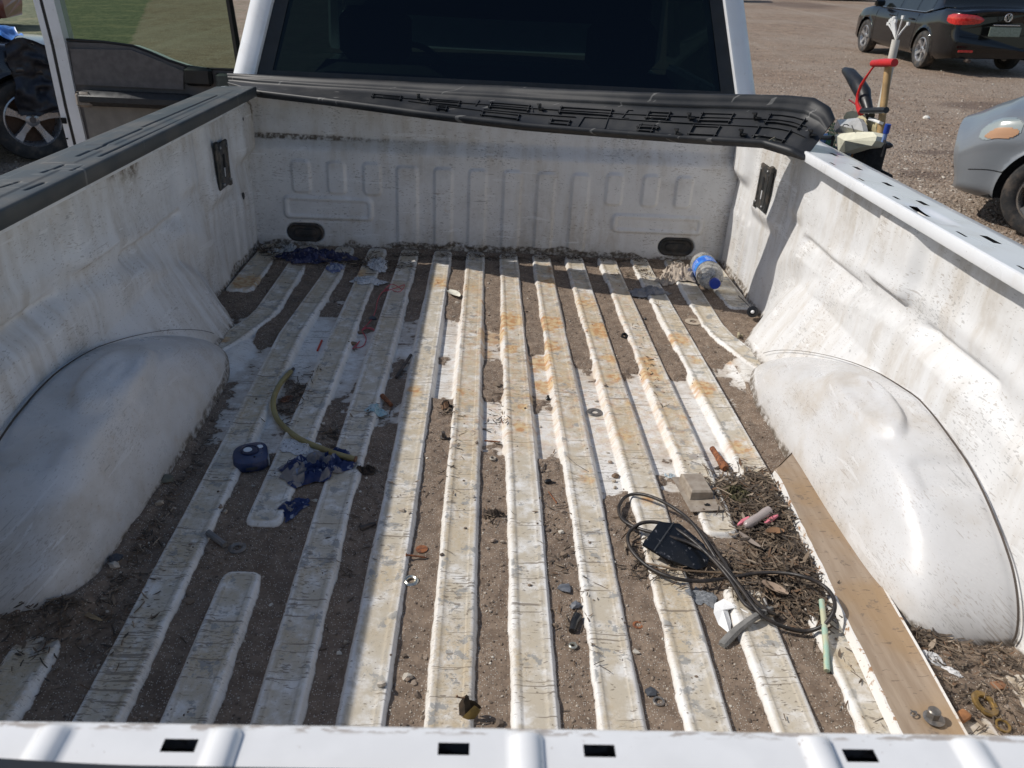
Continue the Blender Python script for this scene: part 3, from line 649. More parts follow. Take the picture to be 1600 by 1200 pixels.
# cab: the rear window leans forward a little
LEAN = .22
def cp(u, v, off=0.0):           # pixel on the leaning back plane of the cab
    d = (u-800)/F*AX[0]+(600-v)/F*AX[1]+AX[2]; n = np.array([0, 1, -LEAN]); p0 = np.array([0, 2.575+off, .53]); t = n@(p0-CAM)/(n@d); return CAM+t*d
def lerp_line(a, b, z):
    t = (z-a[2])/(b[2]-a[2]); return a+(b-a)*t
TOPZ = 1.02
def cabback():
    Lo0, Lo1 = cp(357, 121), cp(385, 0); Li0, Li1 = cp(399, 121), cp(428, 0); Ri0, Ri1 = cp(1150, 150), cp(1130, 0); Ro0, Ro1 = cp(1187, 150), cp(1168, 0)
    ends = []
    for a, b in ((Lo0, Lo1), (Li0, Li1), (Ri0, Ri1), (Ro0, Ro1)): ends.append((lerp_line(a, b, .49), lerp_line(a, b, TOPZ)))
    cab = bpy.data.objects.new('cab', None); C.objects.link(cab); cab.parent = truck
    def pillar(e0, e1, outer, name):
        m = MB(); n = 14; V = []
        for i in range(n):
            t = i/(n-1); o = e0[0]+(e0[1]-e0[0])*t; q = e1[0]+(e1[1]-e1[0])*t; s = 1 if outer > 0 else -1
            w = abs(o[0]-q[0])
            for a, b in ((q[0], .012), (q[0]+s*.006, -.002), (q[0]+s*w*.45, -.004), (o[0]-s*.03, .004), (o[0]-s*.008, .022), (o[0], .05), (o[0]+s*.004, .30), (q[0], .30)): V.append((a, o[1]+b, o[2]))
        k = 8; Fs = [(i*k+j, i*k+(j+1) % k, (i+1)*k+(j+1) % k, (i+1)*k+j) for i in range(n-1) for j in range(k)]
        m.add(V, Fs).obj(name, M_clean, cab, True)
    pillar(ends[0], ends[1], -1, 'rear_pillar'); pillar(ends[3], ends[2], 1, 'rear_pillar')
    # glass
    t = NT('dark tinted rear glass'); t.t.nodes.remove(t.b)
    tr = t.n('BsdfTransparent'); tr.inputs[0].default_value = (.014, .026, .022, 1); gl = t.n('BsdfGlossy'); gl.inputs['Roughness'].default_value = .015; gl.inputs[0].default_value = (.38, .46, .58, 1)
    lw = t.n('Fresnel'); lw.inputs[0].default_value = 1.5; mxs = t.n('MixShader'); t.l(lw.outputs[0], mxs.inputs[0]); t.l(tr.outputs[0], mxs.inputs[1]); t.l(gl.outputs[0], mxs.inputs[2]); t.l(mxs.outputs[0], t.out.inputs[0])
    a0, a1 = ends[1]; b0, b1 = ends[2]; off = np.array([0, .014, 0])
    g = MB().add([a0+off, b0+off, b1+off, a1+off], [(0, 1, 2, 3)]).obj('rear_window', t.m, cab)
    # black printed border and the upright dividers seen in the glass
    def strip(f0, f1, z0, z1, nm, mat=M_black):
        def at(f, z):
            l = lerp_line(a0, a1, z); r = lerp_line(b0, b1, z); return l+(r-l)*f+np.array([0, .010, 0])
        return MB().add([at(f0, z0), at(f1, z0), at(f1, z1), at(f0, z1)], [(0, 1, 2, 3)]).obj(nm, mat, g)
    strip(0, .03, .49, TOPZ, 'glass_border'); strip(.97, 1, .49, TOPZ, 'glass_border'); strip(.03, .97, .49, .555, 'glass_border'); strip(.03, .97, TOPZ-.03, TOPZ, 'glass_border')
    # lower back wall, roof, sides, windscreen frame
    z1 = TOPZ; xo = abs(ends[0][1][0]); yb = ends[0][1][1]
    MB().box((0, 2.60, .06), (1.86, .03, .86), bev=.01).obj('cab_back_panel', M_clean, cab)
    m = MB(); rows = []
    for i, (y, zc, ze, w) in enumerate(((yb+.01, z1+.00, z1-.012, xo-.01), (yb+.08, z1+.05, z1+.02, xo-.01), (yb+.5, z1+.075, z1+.03, xo), (yb+.95, z1+.06, z1+.02, xo-.01), (yb+1.15, z1+.015, z1-.01, xo-.03))):
        rows.append([(f*w, y, ze+(zc-ze)*(1-f*f)**.5 if abs(f) < 1 else ze) for f in np.linspace(-1, 1, 15)])
    m.add([p for r in rows for p in r], [(i*15+j, i*15+j+1, (i+1)*15+j+1, (i+1)*15+j) for i in range(4) for j in range(14)]).obj('roof', M_clean, cab, True)
    for s in (-1, 1):
        MB().tube([(s*(xo-.02), yb+1.12, z1), (s*.87, yb+1.75, .50)], .035, 6).obj('windscreen_pillar', M_clean, cab)
    MB().add([(-xo+.05, yb+1.13, z1), (xo-.05, yb+1.13, z1), (.86, yb+1.76, .50), (-.86, yb+1.76, .50)], [(0, 1, 2, 3)]).obj('windscreen', M_tint, cab)
    MB().add([(xo, yb+.12, z1-.01), (xo-.0, yb+1.1, z1-.01), (.93, yb+1.7, .50), (.93, 2.72, .50)], [(0, 1, 2, 3)]).obj('side_window', M_tint, cab)
    MB().box((.94, 3.45, .04), (.05, 1.7, .90), bev=.02).obj('door', M_clean, cab)
    m = MB(); yy = (4.28, 4.5, 5.1, 5.5); hw = (.93, .92, .88, .80); zt = (.50, .48, .42, .30)
    V = [(f*w, y, z-.04*f*f) for y, w, z in zip(yy, hw, zt) for f in np.linspace(-1, 1, 9)]
    m.add(V, [(i*9+j, i*9+j+1, (i+1)*9+j+1, (i+1)*9+j) for i in range(3) for j in range(8)]).obj('bonnet', M_clean, cab, True)
    for s in (-1, 1): MB().box((s*.90, 4.95, .02), (.14, 1.15, .78), bev=.05).obj('front_wing', M_clean, cab); 
    MB().box((0, 5.52, .02), (1.75, .12, .62), bev=.05).obj('grille', M_black, cab)
    for s in (-1, 1): wheel_set(truck, (s*.86, 4.85, -.49), .385, .27, side=s, spokes=6)
    # interior
    seatm = simple('grey seat cloth', (.10, .10, .10), .9, var=.2, sc=40)
    for x0, w in ((-.45, .52), (.45, .52), (0, .34)):
        st = MB(); Mx = Matrix.Rotation(-.25, 3, 'X'); st.box((x0, 2.98, .25), (w, .14, .62), M=Mx, bev=.05); st.box((x0, 3.25, -.05), (w, .5, .16), bev=.05); so_ = st.obj('seat', seatm, cab, True)
        if w > .4: MB().box((x0, 2.88, .66), (.26, .10, .19), bev=.04).obj('headrest', seatm, so_, True)
    MB().box((0, 4.12, .34), (1.66, .40, .26), bev=.06).obj('dashboard', simple('dash plastic', (.03, .03, .032), .6), cab, True)
    w = MB(); w.tube([(-.42+.19*math.cos(a), 3.82+.05*math.sin(a), .38+.18*math.sin(a)) for a in np.linspace(0, 2*PI, 24)], .014, 6); w.obj('steering_wheel', M_black, cab, True)
    MB().box((.0, 3.86, .93), (.24, .02, .07), bev=.01).obj('rear_view_mirror', M_black, cab)
    MB().box((0, 3.4, -.33), (1.75, 1.7, .05)).obj('cab_floor', simple('carpet', (.04, .04, .04), .95), cab)
    return ends
def tint_mat():
    t = NT('green tinted window glass'); t.t.nodes.remove(t.b)
    tr = t.n('BsdfTransparent'); tr.inputs[0].default_value = (.38, .47, .36, 1); gl = t.n('BsdfGlossy'); gl.inputs['Roughness'].default_value = .02
    lw = t.n('Fresnel'); lw.inputs[0].default_value = 1.45; mxs = t.n('MixShader'); t.l(lw.outputs[0], mxs.inputs[0]); t.l(tr.outputs[0], mxs.inputs[1]); t.l(gl.outputs[0], mxs.inputs[2]); t.l(mxs.outputs[0], t.out.inputs[0]); return t.m
M_tint = tint_mat()
ENDS = cabback()

# the open driver's door stands out to the left, its lined inner face towards us
def open_door():
    YD = 3.5
    def q(u, v, off=0): return px(u, v, YD+off, 1)
    d = bpy.data.objects.new('open_door', None); C.objects.link(d); d.parent = truck
    def panel(pts, y0, y1, name, mat, par=d, smooth=False):
        n = len(pts); V = [(p[0], YD+y, p[2]) for y in (y0, y1) for p in pts]
        return MB().add(V, [tuple(range(n-1, -1, -1)), tuple(range(n, 2*n))]+[(i, (i+1) % n, n+(i+1) % n, n+i) for i in range(n)]).obj(name, mat, par, smooth)
    trim = simple('dark grey door trim', (.10, .092, .09), .7, var=.15, sc=12); trim2 = simple('beige grey door trim', (.20, .185, .165), .75, var=.15, sc=12)
    gtrim = simple('greenish grey upper trim', (.075, .085, .075), .7)
    # lower door: belt line with the drop towards the hinge
    belt = [(98, 64), (160, 68), (205, 74), (232, 84), (262, 97), (290, 106), (320, 110), (372, 112)]
    low = q(96, 260)[2]-.45
    B0 = [q(*b) for b in belt]
    shell = B0+[np.array([B0[-1][0], YD, low]), np.array([q(128, 200)[0]+.02, YD, low])]
    panel(shell[::-1], .05, .10, 'outer_skin', M_clean)
    panel(([q(96, 66)]+B0[1:]+[np.array([B0[-1][0], YD, low]), np.array([q(140, 230)[0], YD, low]), q(128, 215), q(104, 110)])[::-1], .01, .05, 'inner_trim', trim)
    panel([q(*p) for p in ((110, 76), (205, 78), (232, 88), (262, 101), (287, 112), (287, 140), (118, 132))][::-1], -.004, .012, 'upper_trim', simple('brown grey trim insert', (.115, .105, .102), .75))
    panel([q(*p) for p in ((131, 165), (300, 171), (300, 240), (145, 235))][::-1], -.008, .012, 'lower_trim', trim2)
    a0, a1 = q(122, 138), q(300, 170); cx, cz = (a0[0]+a1[0])/2, (a0[2]+a1[2])/2
    MB().box((cx+.02, YD-.03, cz), (abs(a1[0]-a0[0])+.02, .09, abs(a0[2]-a1[2])*.95), bev=.02).obj('armrest', simple('black armrest', (.02, .022, .026), .45), d, True)
    e0 = q(128, 152); MB().box((e0[0]+.035, YD-.06, e0[2]), (.07, .02, .065), bev=.01).obj('armrest_end', simple('tan vinyl', (.2, .17, .14), .6), d, True)
    h0, h1 = q(287, 104), q(334, 135); MB().box(((h0[0]+h1[0])/2, YD-.005, (h0[2]+h1[2])/2), (abs(h1[0]-h0[0]), .04, abs(h0[2]-h1[2])), bev=.012).obj('inner_handle', M_black, d, True)
    h0, h1 = q(336, 114), q(366, 140); MB().box(((h0[0]+h1[0])/2, YD-.0, (h0[2]+h1[2])/2), (abs(h1[0]-h0[0]), .03, abs(h0[2]-h1[2])), bev=.01).obj('mirror_cover', gtrim, d, True)
    # latch edge: white folded edge with weather seal
    ex = [(128, 228), (98, 110), (89, 70), (70, -40)]
    def strip(off0, off1, w0, w1, nm, mat, y0, y1, pts=((60, -60), (72, 0), (90, 70), (110, 165), (128, 240))):
        m = MB(); V = []
        for (u, v) in pts:
            p = q(u, v); V += [(p[0]+off0, YD+y0, p[2]), (p[0]+off1, YD+y0, p[2]), (p[0]+off1, YD+y1, p[2]), (p[0]+off0, YD+y1, p[2])]
        k = len(pts); Fs = [(i*4+j, (i+1)*4+j, (i+1)*4+(j+1) % 4, i*4+(j+1) % 4) for i in range(k-1) for j in range(4)]+[(0, 1, 2, 3), (4*k-1, 4*k-2, 4*k-3, 4*k-4)]
        return m.add(V, Fs).obj(nm, mat, d)
    strip(-.055, -.03, 0, 0, 'door_edge', M_clean, .0, .10); strip(-.03, -.012, 0, 0, 'weather_seal', M_black, .004, .09); strip(-.012, .035, 0, 0, 'latch_edge', M_clean, -.006, .09)
    for u, v, w, h in ((101, 188, .02, .025), (106, 216, .006, .006), (52, 69, .01, .008)):
        p = q(u, v); MB().box((p[0], YD-.008, p[2]), (w, .008, h)).obj('latch_hole', M_dark, d)
    # window frame and glass
    top = q(80, -160)[2]
    fr = MB(); pl = q(88, 62); fr.tube([(pl[0], YD+.04, pl[2]-.03), (q(68, -60)[0]-.0, YD+.04, q(68, -60)[2]), (q(75, -160)[0]+.05, YD+.04, top), (q(330, -150)[0], YD+.04, top-.02), (q(372, 108)[0], YD+.04, .44)], .018, 6)
    fr.obj('window_frame', M_black, d, True)
    gl = B0+[np.array([B0[-1][0], YD, .5]), np.array([q(330, -150)[0], YD, top-.02]), np.array([q(75, -160)[0]+.05, YD, top]), q(68, -60)]
    MB().add([(p[0], YD+.045, p[2]) for p in gl], [tuple(range(len(gl)))]).obj('door_glass', M_tint, d)
    sl_ = MB(); sl_.tube([(p[0], YD+.02, p[2]+.004) for p in B0], .007, 6); sl_.obj('glass_seal', M_black, d, True)
open_door()

# ------------------------------------------------------------------ the lot
def ground_mat():
    t = NT('gravel lot'); v = t.coord('Object'); big = t.noise(v, .35, 4, .6); mid = t.noise(v, 3.2, 5, .65); fine = t.noise(v, 45, 4, .7)
    c = t.mix(t.mapr(mid, .3, .7), (.20, .135, .09), (.33, .235, .165))
    c = t.mix(t.mapr(big, .42, .62, 0, .55), c, (.34, .275, .215))
    # tracks
    c = t.mix(t.math('MULTIPLY', t.mapr(t.noise(t.mapping(v, rot=(0, 0, .12), sc=(1.3, .05, 1)), 1.1, 3), .52, .66), .4), c, (.40, .33, .26))
    vd = t.voro(v, 34); vc = t.voro(v, 34, 'Color'); sp = t.n('SeparateColor'); t.l(vc, sp.inputs[0])
    c = t.mix(t.math('MULTIPLY', t.mapr(vd, .5, .3), t.mapr(sp.outputs[0], .72, .78, 0, .75)), c, (.50, .44, .37))
    c = t.mix(t.math('MULTIPLY', t.mapr(vd, .5, .3), t.mapr(sp.outputs[1], .70, .76, 0, .7)), c, (.10, .075, .06))
    v2 = t.voro(v, 90); vc2 = t.voro(v, 90, 'Color'); sp2 = t.n('SeparateColor'); t.l(vc2, sp2.inputs[0])
    c = t.mix(t.math('MULTIPLY', t.mapr(v2, .5, .35), t.mapr(sp2.outputs[0], .78, .84, 0, .6)), c, (.55, .50, .42))
    c = t.mix(t.math('MULTIPLY', t.mapr(v2, .5, .35), t.mapr(sp2.outputs[1], .72, .8, 0, .6)), c, (.08, .06, .05))
    # grass verge on the far left
    g = t.attr('grass'); gc = t.mix(t.mapr(t.noise(v, 7, 5, .75), .38, .64), (.07, .09, .04), (.19, .20, .11))
    gc = t.mix(t.mapr(t.noise(v, 1.2, 3), .5, .64, 0, .6), gc, (.26, .24, .13))
    gm = t.mapr(t.math('ADD', g, t.math('MULTIPLY', t.math('SUBTRACT', t.noise(v, 2.5, 5, .7), .5), .7)), .42, .58)
    c = t.mix(gm, c, gc)
    oil = t.attr('damp'); c = t.mix(t.mapr(t.math('MULTIPLY', oil, t.math('ADD', .6, mid)), .3, .8, 0, .62), c, (.10, .065, .05))
    h = t.math('ADD', t.math('MULTIPLY', t.math('SUBTRACT', 1, vd), 1.6), t.math('ADD', fine, t.math('SUBTRACT', 1, v2)))
    t.set(color=c, rough=.9, normal=t.bump(h, .012, .8)); return t.m
def lot():
    a = np.concatenate([-np.geomspace(400, 14, 16), np.linspace(-13, 13, 180), np.geomspace(14, 400, 16)])
    b = np.concatenate([-np.geomspace(400, 6, 14), np.linspace(-5, 30, 240), np.geomspace(31, 500, 22)])
    X, Y = np.meshgrid(a, b); near = (np.abs(X) < 13.5)
    Z = ((fbm(X, Y, .9, 3, 2)-.5)*.05+(fbm(X, Y, 5, 3, 6)-.5)*.018)*near
    def side(p, q): n = Vector((-(q-p).y, (q-p).x, 0)).normalized(); return (X-p.x)*n.x+(Y-p.y)*n.y
    e_ = side(gpx(196, 64), gpx(226, 0)); gr = sst(-.15, .15, e_)*sst(7.5, 9.5, Y)+.45*(e_ < .15)*sst(7.5, 9.5, Y)*(X < -1)
    for a_, b_, w in (((285, 90), (275, 2), .16), ((310, 95), (300, 2), .14), ((330, 100), (320, 2), .12), ((352, 105), (345, 2), .12), ((240, 80), (256, 2), .3)):
        gr = gr*(1-.95*np.exp(-(side(gpx(*a_), gpx(*b_))/w)**2))
    damp = np.zeros_like(X)
    for u, v, rx_, ry_ in ((1550, 165, .9, .45), (1440, 275, .25, .2), (1480, 240, .6, .15), (1545, 395, .5, .35), (1380, 320, .3, .2), (1250, 8, 2.0, .5)):
        p = gpx(u, v); damp = np.maximum(damp, np.exp(-((X-p.x)/rx_)**2-((Y-p.y)/ry_)**2))
    o = grid('ground', np.stack([X, Y, Z], -1), ground_mat(), attrs={'grass': gr, 'damp': damp}); o['kind'] = 'structure'
lot()
ICO = None
def ico_pts():
    g = (1+5**.5)/2; V = np.array([(-1, g, 0), (1, g, 0), (-1, -g, 0), (1, -g, 0), (0, -1, g), (0, 1, g), (0, -1, -g), (0, 1, -g), (g, 0, -1), (g, 0, 1), (-g, 0, -1), (-g, 0, 1)], float); V /= np.linalg.norm(V[0])
    Fc = np.array([(0, 11, 5), (0, 5, 1), (0, 1, 7), (0, 7, 10), (0, 10, 11), (1, 5, 9), (5, 11, 4), (11, 10, 2), (10, 7, 6), (7, 1, 8), (3, 9, 4), (3, 4, 2), (3, 2, 6), (3, 6, 8), (3, 8, 9), (4, 9, 5), (2, 4, 11), (6, 2, 10), (8, 6, 7), (9, 8, 1)]); return V, Fc
IV, IF = ico_pts()
def pebbles(name, pos, rad, mat, flat=.65, parent=None, colattr=True):
    n = len(pos); rs = RNG.uniform(.6, 1.25, (n, 12, 1)); sc = rad[:, None, None]*RNG.uniform(.7, 1.2, (n, 1, 3))*np.array([1, 1, flat])
    a = RNG.uniform(0, 2*PI, n); c, s = np.cos(a), np.sin(a); V = IV[None]*rs*sc
    X = V[..., 0]*c[:, None]-V[..., 1]*s[:, None]; Y = V[..., 0]*s[:, None]+V[..., 1]*c[:, None]
    V = np.stack([X, Y, V[..., 2]], -1)+pos[:, None, :]
    Fc = (IF[None]+np.arange(n)[:, None, None]*12).reshape(-1, 3)
    me = raw_mesh(name, V.reshape(-1, 3), Fc, attrs={'tone': np.repeat(RNG.random(n), 12)} , smooth=False)
    return link(name, me, mat, parent)
def pebble_mat(name, cols, rough=.85):
    t = NT(name); f = t.attr('tone'); r = t.n('ValToRGB'); t.l(f, r.inputs[0]); el = r.color_ramp.elements; r.color_ramp.interpolation = 'CONSTANT'
    while len(el) < len(cols): el.new(.5)
    for i, (p, c) in enumerate(cols): el[i].position = p; el[i].color = (*c, 1)
    n = t.noise(t.coord('Object'), 200, 3); c = t.mix(t.mapr(n, .3, .7, 0, .35), r.outputs[0], (.2, .16, .12)); t.set(color=c, rough=rough); return t.m
M_peb = pebble_mat('mixed gravel', [(0, (.20, .15, .11)), (.4, (.28, .21, .16)), (.62, (.12, .09, .07)), (.75, (.42, .36, .30)), (.92, (.55, .5, .43))])
def lot_stones():
    P0 = []; R0 = []
    for _ in range(15000):
        u = random.uniform(1150, 1640); v = 20+380*random.random()**.7; p = gpx(u, v); P0.append((p.x, p.y, .0+(random.random()-.6)*.004)); R0.append(random.choice((.007, .009, .011, .014, .020, .012, .008)))
    for _ in range(1500):
        u = random.uniform(-30, 130); v = random.uniform(120, 300); p = gpx(u, v); P0.append((p.x, p.y, 0)); R0.append(random.uniform(.006, .016))
    P0 = np.array(P0); P0[:, 2] += ((fbm(P0[:, 0], P0[:, 1], .9, 3, 2)-.5)*.05+(fbm(P0[:, 0], P0[:, 1], 5, 3, 6)-.5)*.018)
    o = pebbles('gravel', P0, np.array(R0), M_peb); o['kind'] = 'stuff'; tag(o, 'loose gravel scattered over the brown lot', 'gravel')
    st = gpx(1447, 187); MB().lathe([(0, 0), (.04, .0), (.045, .03), (.02, .05), (0, .052)], 7, c=(st.x, st.y, .0)).obj('stone', simple('pale stone', (.7, .68, .62), .8), None)
    tag(bpy.data.objects['stone'], 'pale stone lying alone on the gravel in front of the silver car', 'stone')
lot_stones()

# ------------------------------------------------------------------ cars
def glass_mat():
    t = NT('dark car glass'); v = t.coord('Object'); t.set(color=(.01, .012, .012), rough=.03, spec=.8); return t.m
M_cg = glass_mat()
def car(name, label, paint, origin, rz, wb=2.65, front=.92, rear=.98, w0=.885, deck=1.02, hood=.93, belt=.93, roof=1.45, group=None, rim=(.45, .45, .46), R=.32, spokes=5, rust=False, track=.765, detail=True, zb0=.21):
    e = wthing(name, label, 'car', origin, rz, group)
    ys = np.unique(np.concatenate([np.linspace(-rear, wb+front, 130), -rear+np.array([0, .01, .03, .06]), wb+front-np.array([0, .01, .03, .06])]))
    y0, y1 = ys[0], ys[-1]
    def W_(y):
        a = np.clip((y0+.55-y)/.55, 0, 1); b = np.clip((y-(y1-.75))/.75, 0, 1)
        return w0*(1-.14*a**2.6-.05*(a > .96)*(a-.96)/.04)*(1-.22*b**2.4-.06*(b > .97)*(b-.97)/.03)
    def ZT(y): return np.interp(y, [y0, y0+.06, y0+.5, .25, wb-.55, wb-.1, wb+.45, y1-.15, y1], [deck-.03, deck, deck+.02, belt+.02, belt-.0, hood+.03, hood-.03, hood-.11, hood-.22])
    def ZS(y): return ZT(y)-np.interp(y, [y0, .2, wb-.4, y1], [.07, .03, .03, .10])
    def ZB(y): return np.interp(y, [y0, y0+.5, wb+.3, y1], [zb0+.07, zb0, zb0, zb0+.02])
    def sec(y):
        w, zt, zs, zb = W_(y), ZT(y), ZS(y), ZB(y); h = zs-zb
        t = np.concatenate([np.linspace(0, 1, 22)])
        z = zb+h*t; x = w-.075*np.clip((.16-t)/.16, 0, 1)**2-.012*np.abs(t-.45)-.055*np.clip((t-.70)/.30, 0, 1)**2
        x = x+.006*np.exp(-((t-.74)/.03)**2)
        tt = np.linspace(0, 1, 9)[1:]; xe = x[-1]; x2 = xe*(1-tt**1.0); z2 = zs+(zt-zs)*(1-(1-tt)**2.2)
        return np.concatenate([x, x2]), np.concatenate([z, z2])
    n = 30; PX = []
    for y in ys:
        x, z = sec(y); ea = np.clip((y0+.20-y)/.20, 0, 1)**2; eb = np.clip((y-(y1-.25))/.25, 0, 1)**2
        bul = .07*np.exp(-((z-.52)/.18)**2); yy = y-ea*bul+eb*(bul+.02)
        yy = yy+(x/w0)**2*(ea*.10-eb*.22)
        PX.append(np.stack([x, yy, z], -1))
    PX = np.array(PX)
    full = np.concatenate([PX*np.array([-1, 1, 1]), PX[:, -2::-1]], 1)      # left side first, then right
    Y = full[..., 1]; Zz = full[..., 2].copy(); side = (np.abs(full[..., 0]) > .62) & (Zz < .80)
    Ra = R+.055; keep = np.ones((full.shape[0]-1, full.shape[1]-1), bool)
    for cy in (0, wb):
        r = np.sqrt((full[..., 1]-cy)**2+(full[..., 2]-R)**2); m = side & (r < Ra+.02) & (r > Ra-.05); sc = Ra/np.maximum(r, 1e-3)
        full[..., 1] = np.where(m, cy+(full[..., 1]-cy)*sc, full[..., 1]); full[..., 2] = np.where(m, R+(full[..., 2]-R)*sc, full[..., 2])
        full[..., 0] += np.sign(full[..., 0])*.012*np.exp(-((np.sqrt((full[..., 1]-cy)**2+(full[..., 2]-R)**2)-Ra)/.03)**2)*side
        c = (full[1:, 1:]+full[:-1, :-1]+full[1:, :-1]+full[:-1, 1:])/4; keep &= ~((np.hypot(c[..., 1]-cy, c[..., 2]-R) < Ra-.004) & (np.abs(c[..., 0]) > .55) & (c[..., 2] < .80))
    body = grid('body', full, paint, parent=e, keep=keep, flip=True)
    for idx, nm in ((0, 'rear_panel'), (-1, 'front_panel')):
        V = full[idx]; k = len(V); MB().add(V, [tuple(range(k)) if idx else tuple(range(k-1, -1, -1))]).obj(nm, paint, e)
    MB().box((0, wb/2, .42), (1.20, wb+1.3, .36)).obj('underbody', M_dark, e)
    for cy in (0, wb):
        for s in (-1, 1): MB().tube([(s*.70, cy+(Ra)*math.cos(a), R+Ra*math.sin(a)) for a in np.linspace(-.2, PI+.2, 20)], .11, 6).obj('wheel_liner', M_dark, e)
    wl = []
    for cy in (0, wb):
        for s in (-1, 1): wheel_set(e, (s*(track+.02), cy, R), R, .205, rim, s, spokes, .15 if cy else .5, rust)
    # greenhouse
    gy = np.array([-.55, -.38, .05, .45, 1.05, 1.45, 1.95, wb-.18]) if detail is not None else None
    k0, k1 = -.40, wb-.20; ra, rb = .22, wb-1.05
    rows = []
    for y in np.linspace(k0, k1, 40):
        if y < ra: t = (y-k0)/(ra-k0)
        elif y > rb: t = (k1-y)/(k1-rb)
        else: t = 1
        ht = (roof-belt)*(math.sin(min(1, t)*PI/2)**.85); wt = w0-.075-.17*ht/(roof-belt)
        zb = float(ZT(y))-.02; zt = max(zb, belt+ht); rows.append([(s*a, y, zb+(zt-zb)*b) for s, a, b in
              ((-1, w0-.065, 0), (-1, w0-.065-(w0-.065-wt)*.5, .5), (-1, wt+.01, .90), (-1, wt-.05, .975), (-1, wt*.5, 1.0), (1, 0, 1.005), (1, wt*.5, 1.0), (1, wt-.05, .975), (1, wt+.01, .90), (1, w0-.065-(w0-.065-wt)*.5, .5), (1, w0-.065, 0))])
    G = np.array(rows)
    grid('roof', G, paint, parent=e, flip=True)
    def gq(i0, i1, j0, j1, nm, off):
        sub = G[i0:i1+1, j0:j1+1].copy(); sub[..., 0] *= 1+off; sub[..., 2] += off*.6; grid(nm, sub, M_cg, parent=e, flip=True)
    for a, b in ((0, 2), (8, 10)):
        gq(6, 13, a, b, 'side_window', .004); gq(14, 22, a, b, 'side_window', .004); gq(24, 34, a, b, 'side_window', .004)
    sub = G[0:9, 2:9].copy(); sub[..., 2] += .006; sub[..., 1] -= .006; grid('rear_window', sub, M_cg, parent=e, flip=True)
    sub = G[29:39, 2:9].copy(); sub[..., 2] += .006; sub[..., 1] += .006; grid('windscreen', sub, M_cg, parent=e, flip=True)
    def bx(y, z):
        x, zz = sec(y); k = int(np.argmin(np.abs(zz[:22]-z))); return x[k]
    seam = simple('door gap', (.003, .003, .003), .8)
    for s in (-1, 1):
        for yy in (.42, 1.30, 2.25):
            MB().tube([(s*(bx(yy, z)+.0005), yy+(.10*max(0, .62-z) if yy < 1 else 0), z) for z in np.linspace(.28, belt-.03, 12)], .0035, 4).obj('door_gap', seam, e)
        for yy in (.62, 1.50):
            MB().box((s*(bx(yy, .78)+.018), yy, .80), (.03, .17, .028), bev=.008).obj('door_handle', paint, e, True)
        MB().tube([(s*(bx(y, belt-.02)-.004), y, float(ZT(y))-.012) for y in np.linspace(-.1, wb-.35, 16)], .008, 5).obj('window_trim', simple('bright trim', (.5, .5, .5), .2, .9), e)
        MB().box((s*(w0+.06), wb-.62, .99), (.20, .10, .13), bev=.03).obj('wing_mirror', paint, e, True)
    return e, sec, full
def tail_of(e, full, red, y0):
    pass
PB = NT('gloss black car paint'); PB.set(color=(.003, .0035, .005), rough=.2, coat=.45, coatr=.03, spec=.35); PB = PB.m
def dusty(name, col, rough=.3, dust=.4):
    t = NT(name); v = t.coord('Object'); n = t.noise(v, 3, 5, .6); c = t.mix(t.mapr(n, .45, .75, 0, dust), col, (.25, .2, .16)); t.set(color=c, rough=t.mapr(n, .4, .7, rough, rough+.15), coat=.6, coatr=.08); return t.m
PS = dusty('silver grey car paint', (.16, .175, .19), .32, .15)
PK = dusty('dark blue black car paint', (.012, .014, .02), .25, .15)
PR = dusty('dull red car paint', (.20, .03, .025), .35, .3)
def place_car(wheel_rear_left, wheel_front_left, track=.765):
    a, b = Vector(wheel_rear_left), Vector(wheel_front_left); h = (b-a).normalized(); right = Vector((h.y, -h.x, 0)); o = a+right*track; o.z = 0
    return o, math.atan2(-h.x, h.y)
o, rz = place_car(gpx(1440, 106), gpx(1350, 80))
sed, sec, full = car('sedan', 'glossy black sedan parked on the gravel, its red tail lamp and tail towards us', PB, o, rz, deck=1.07)
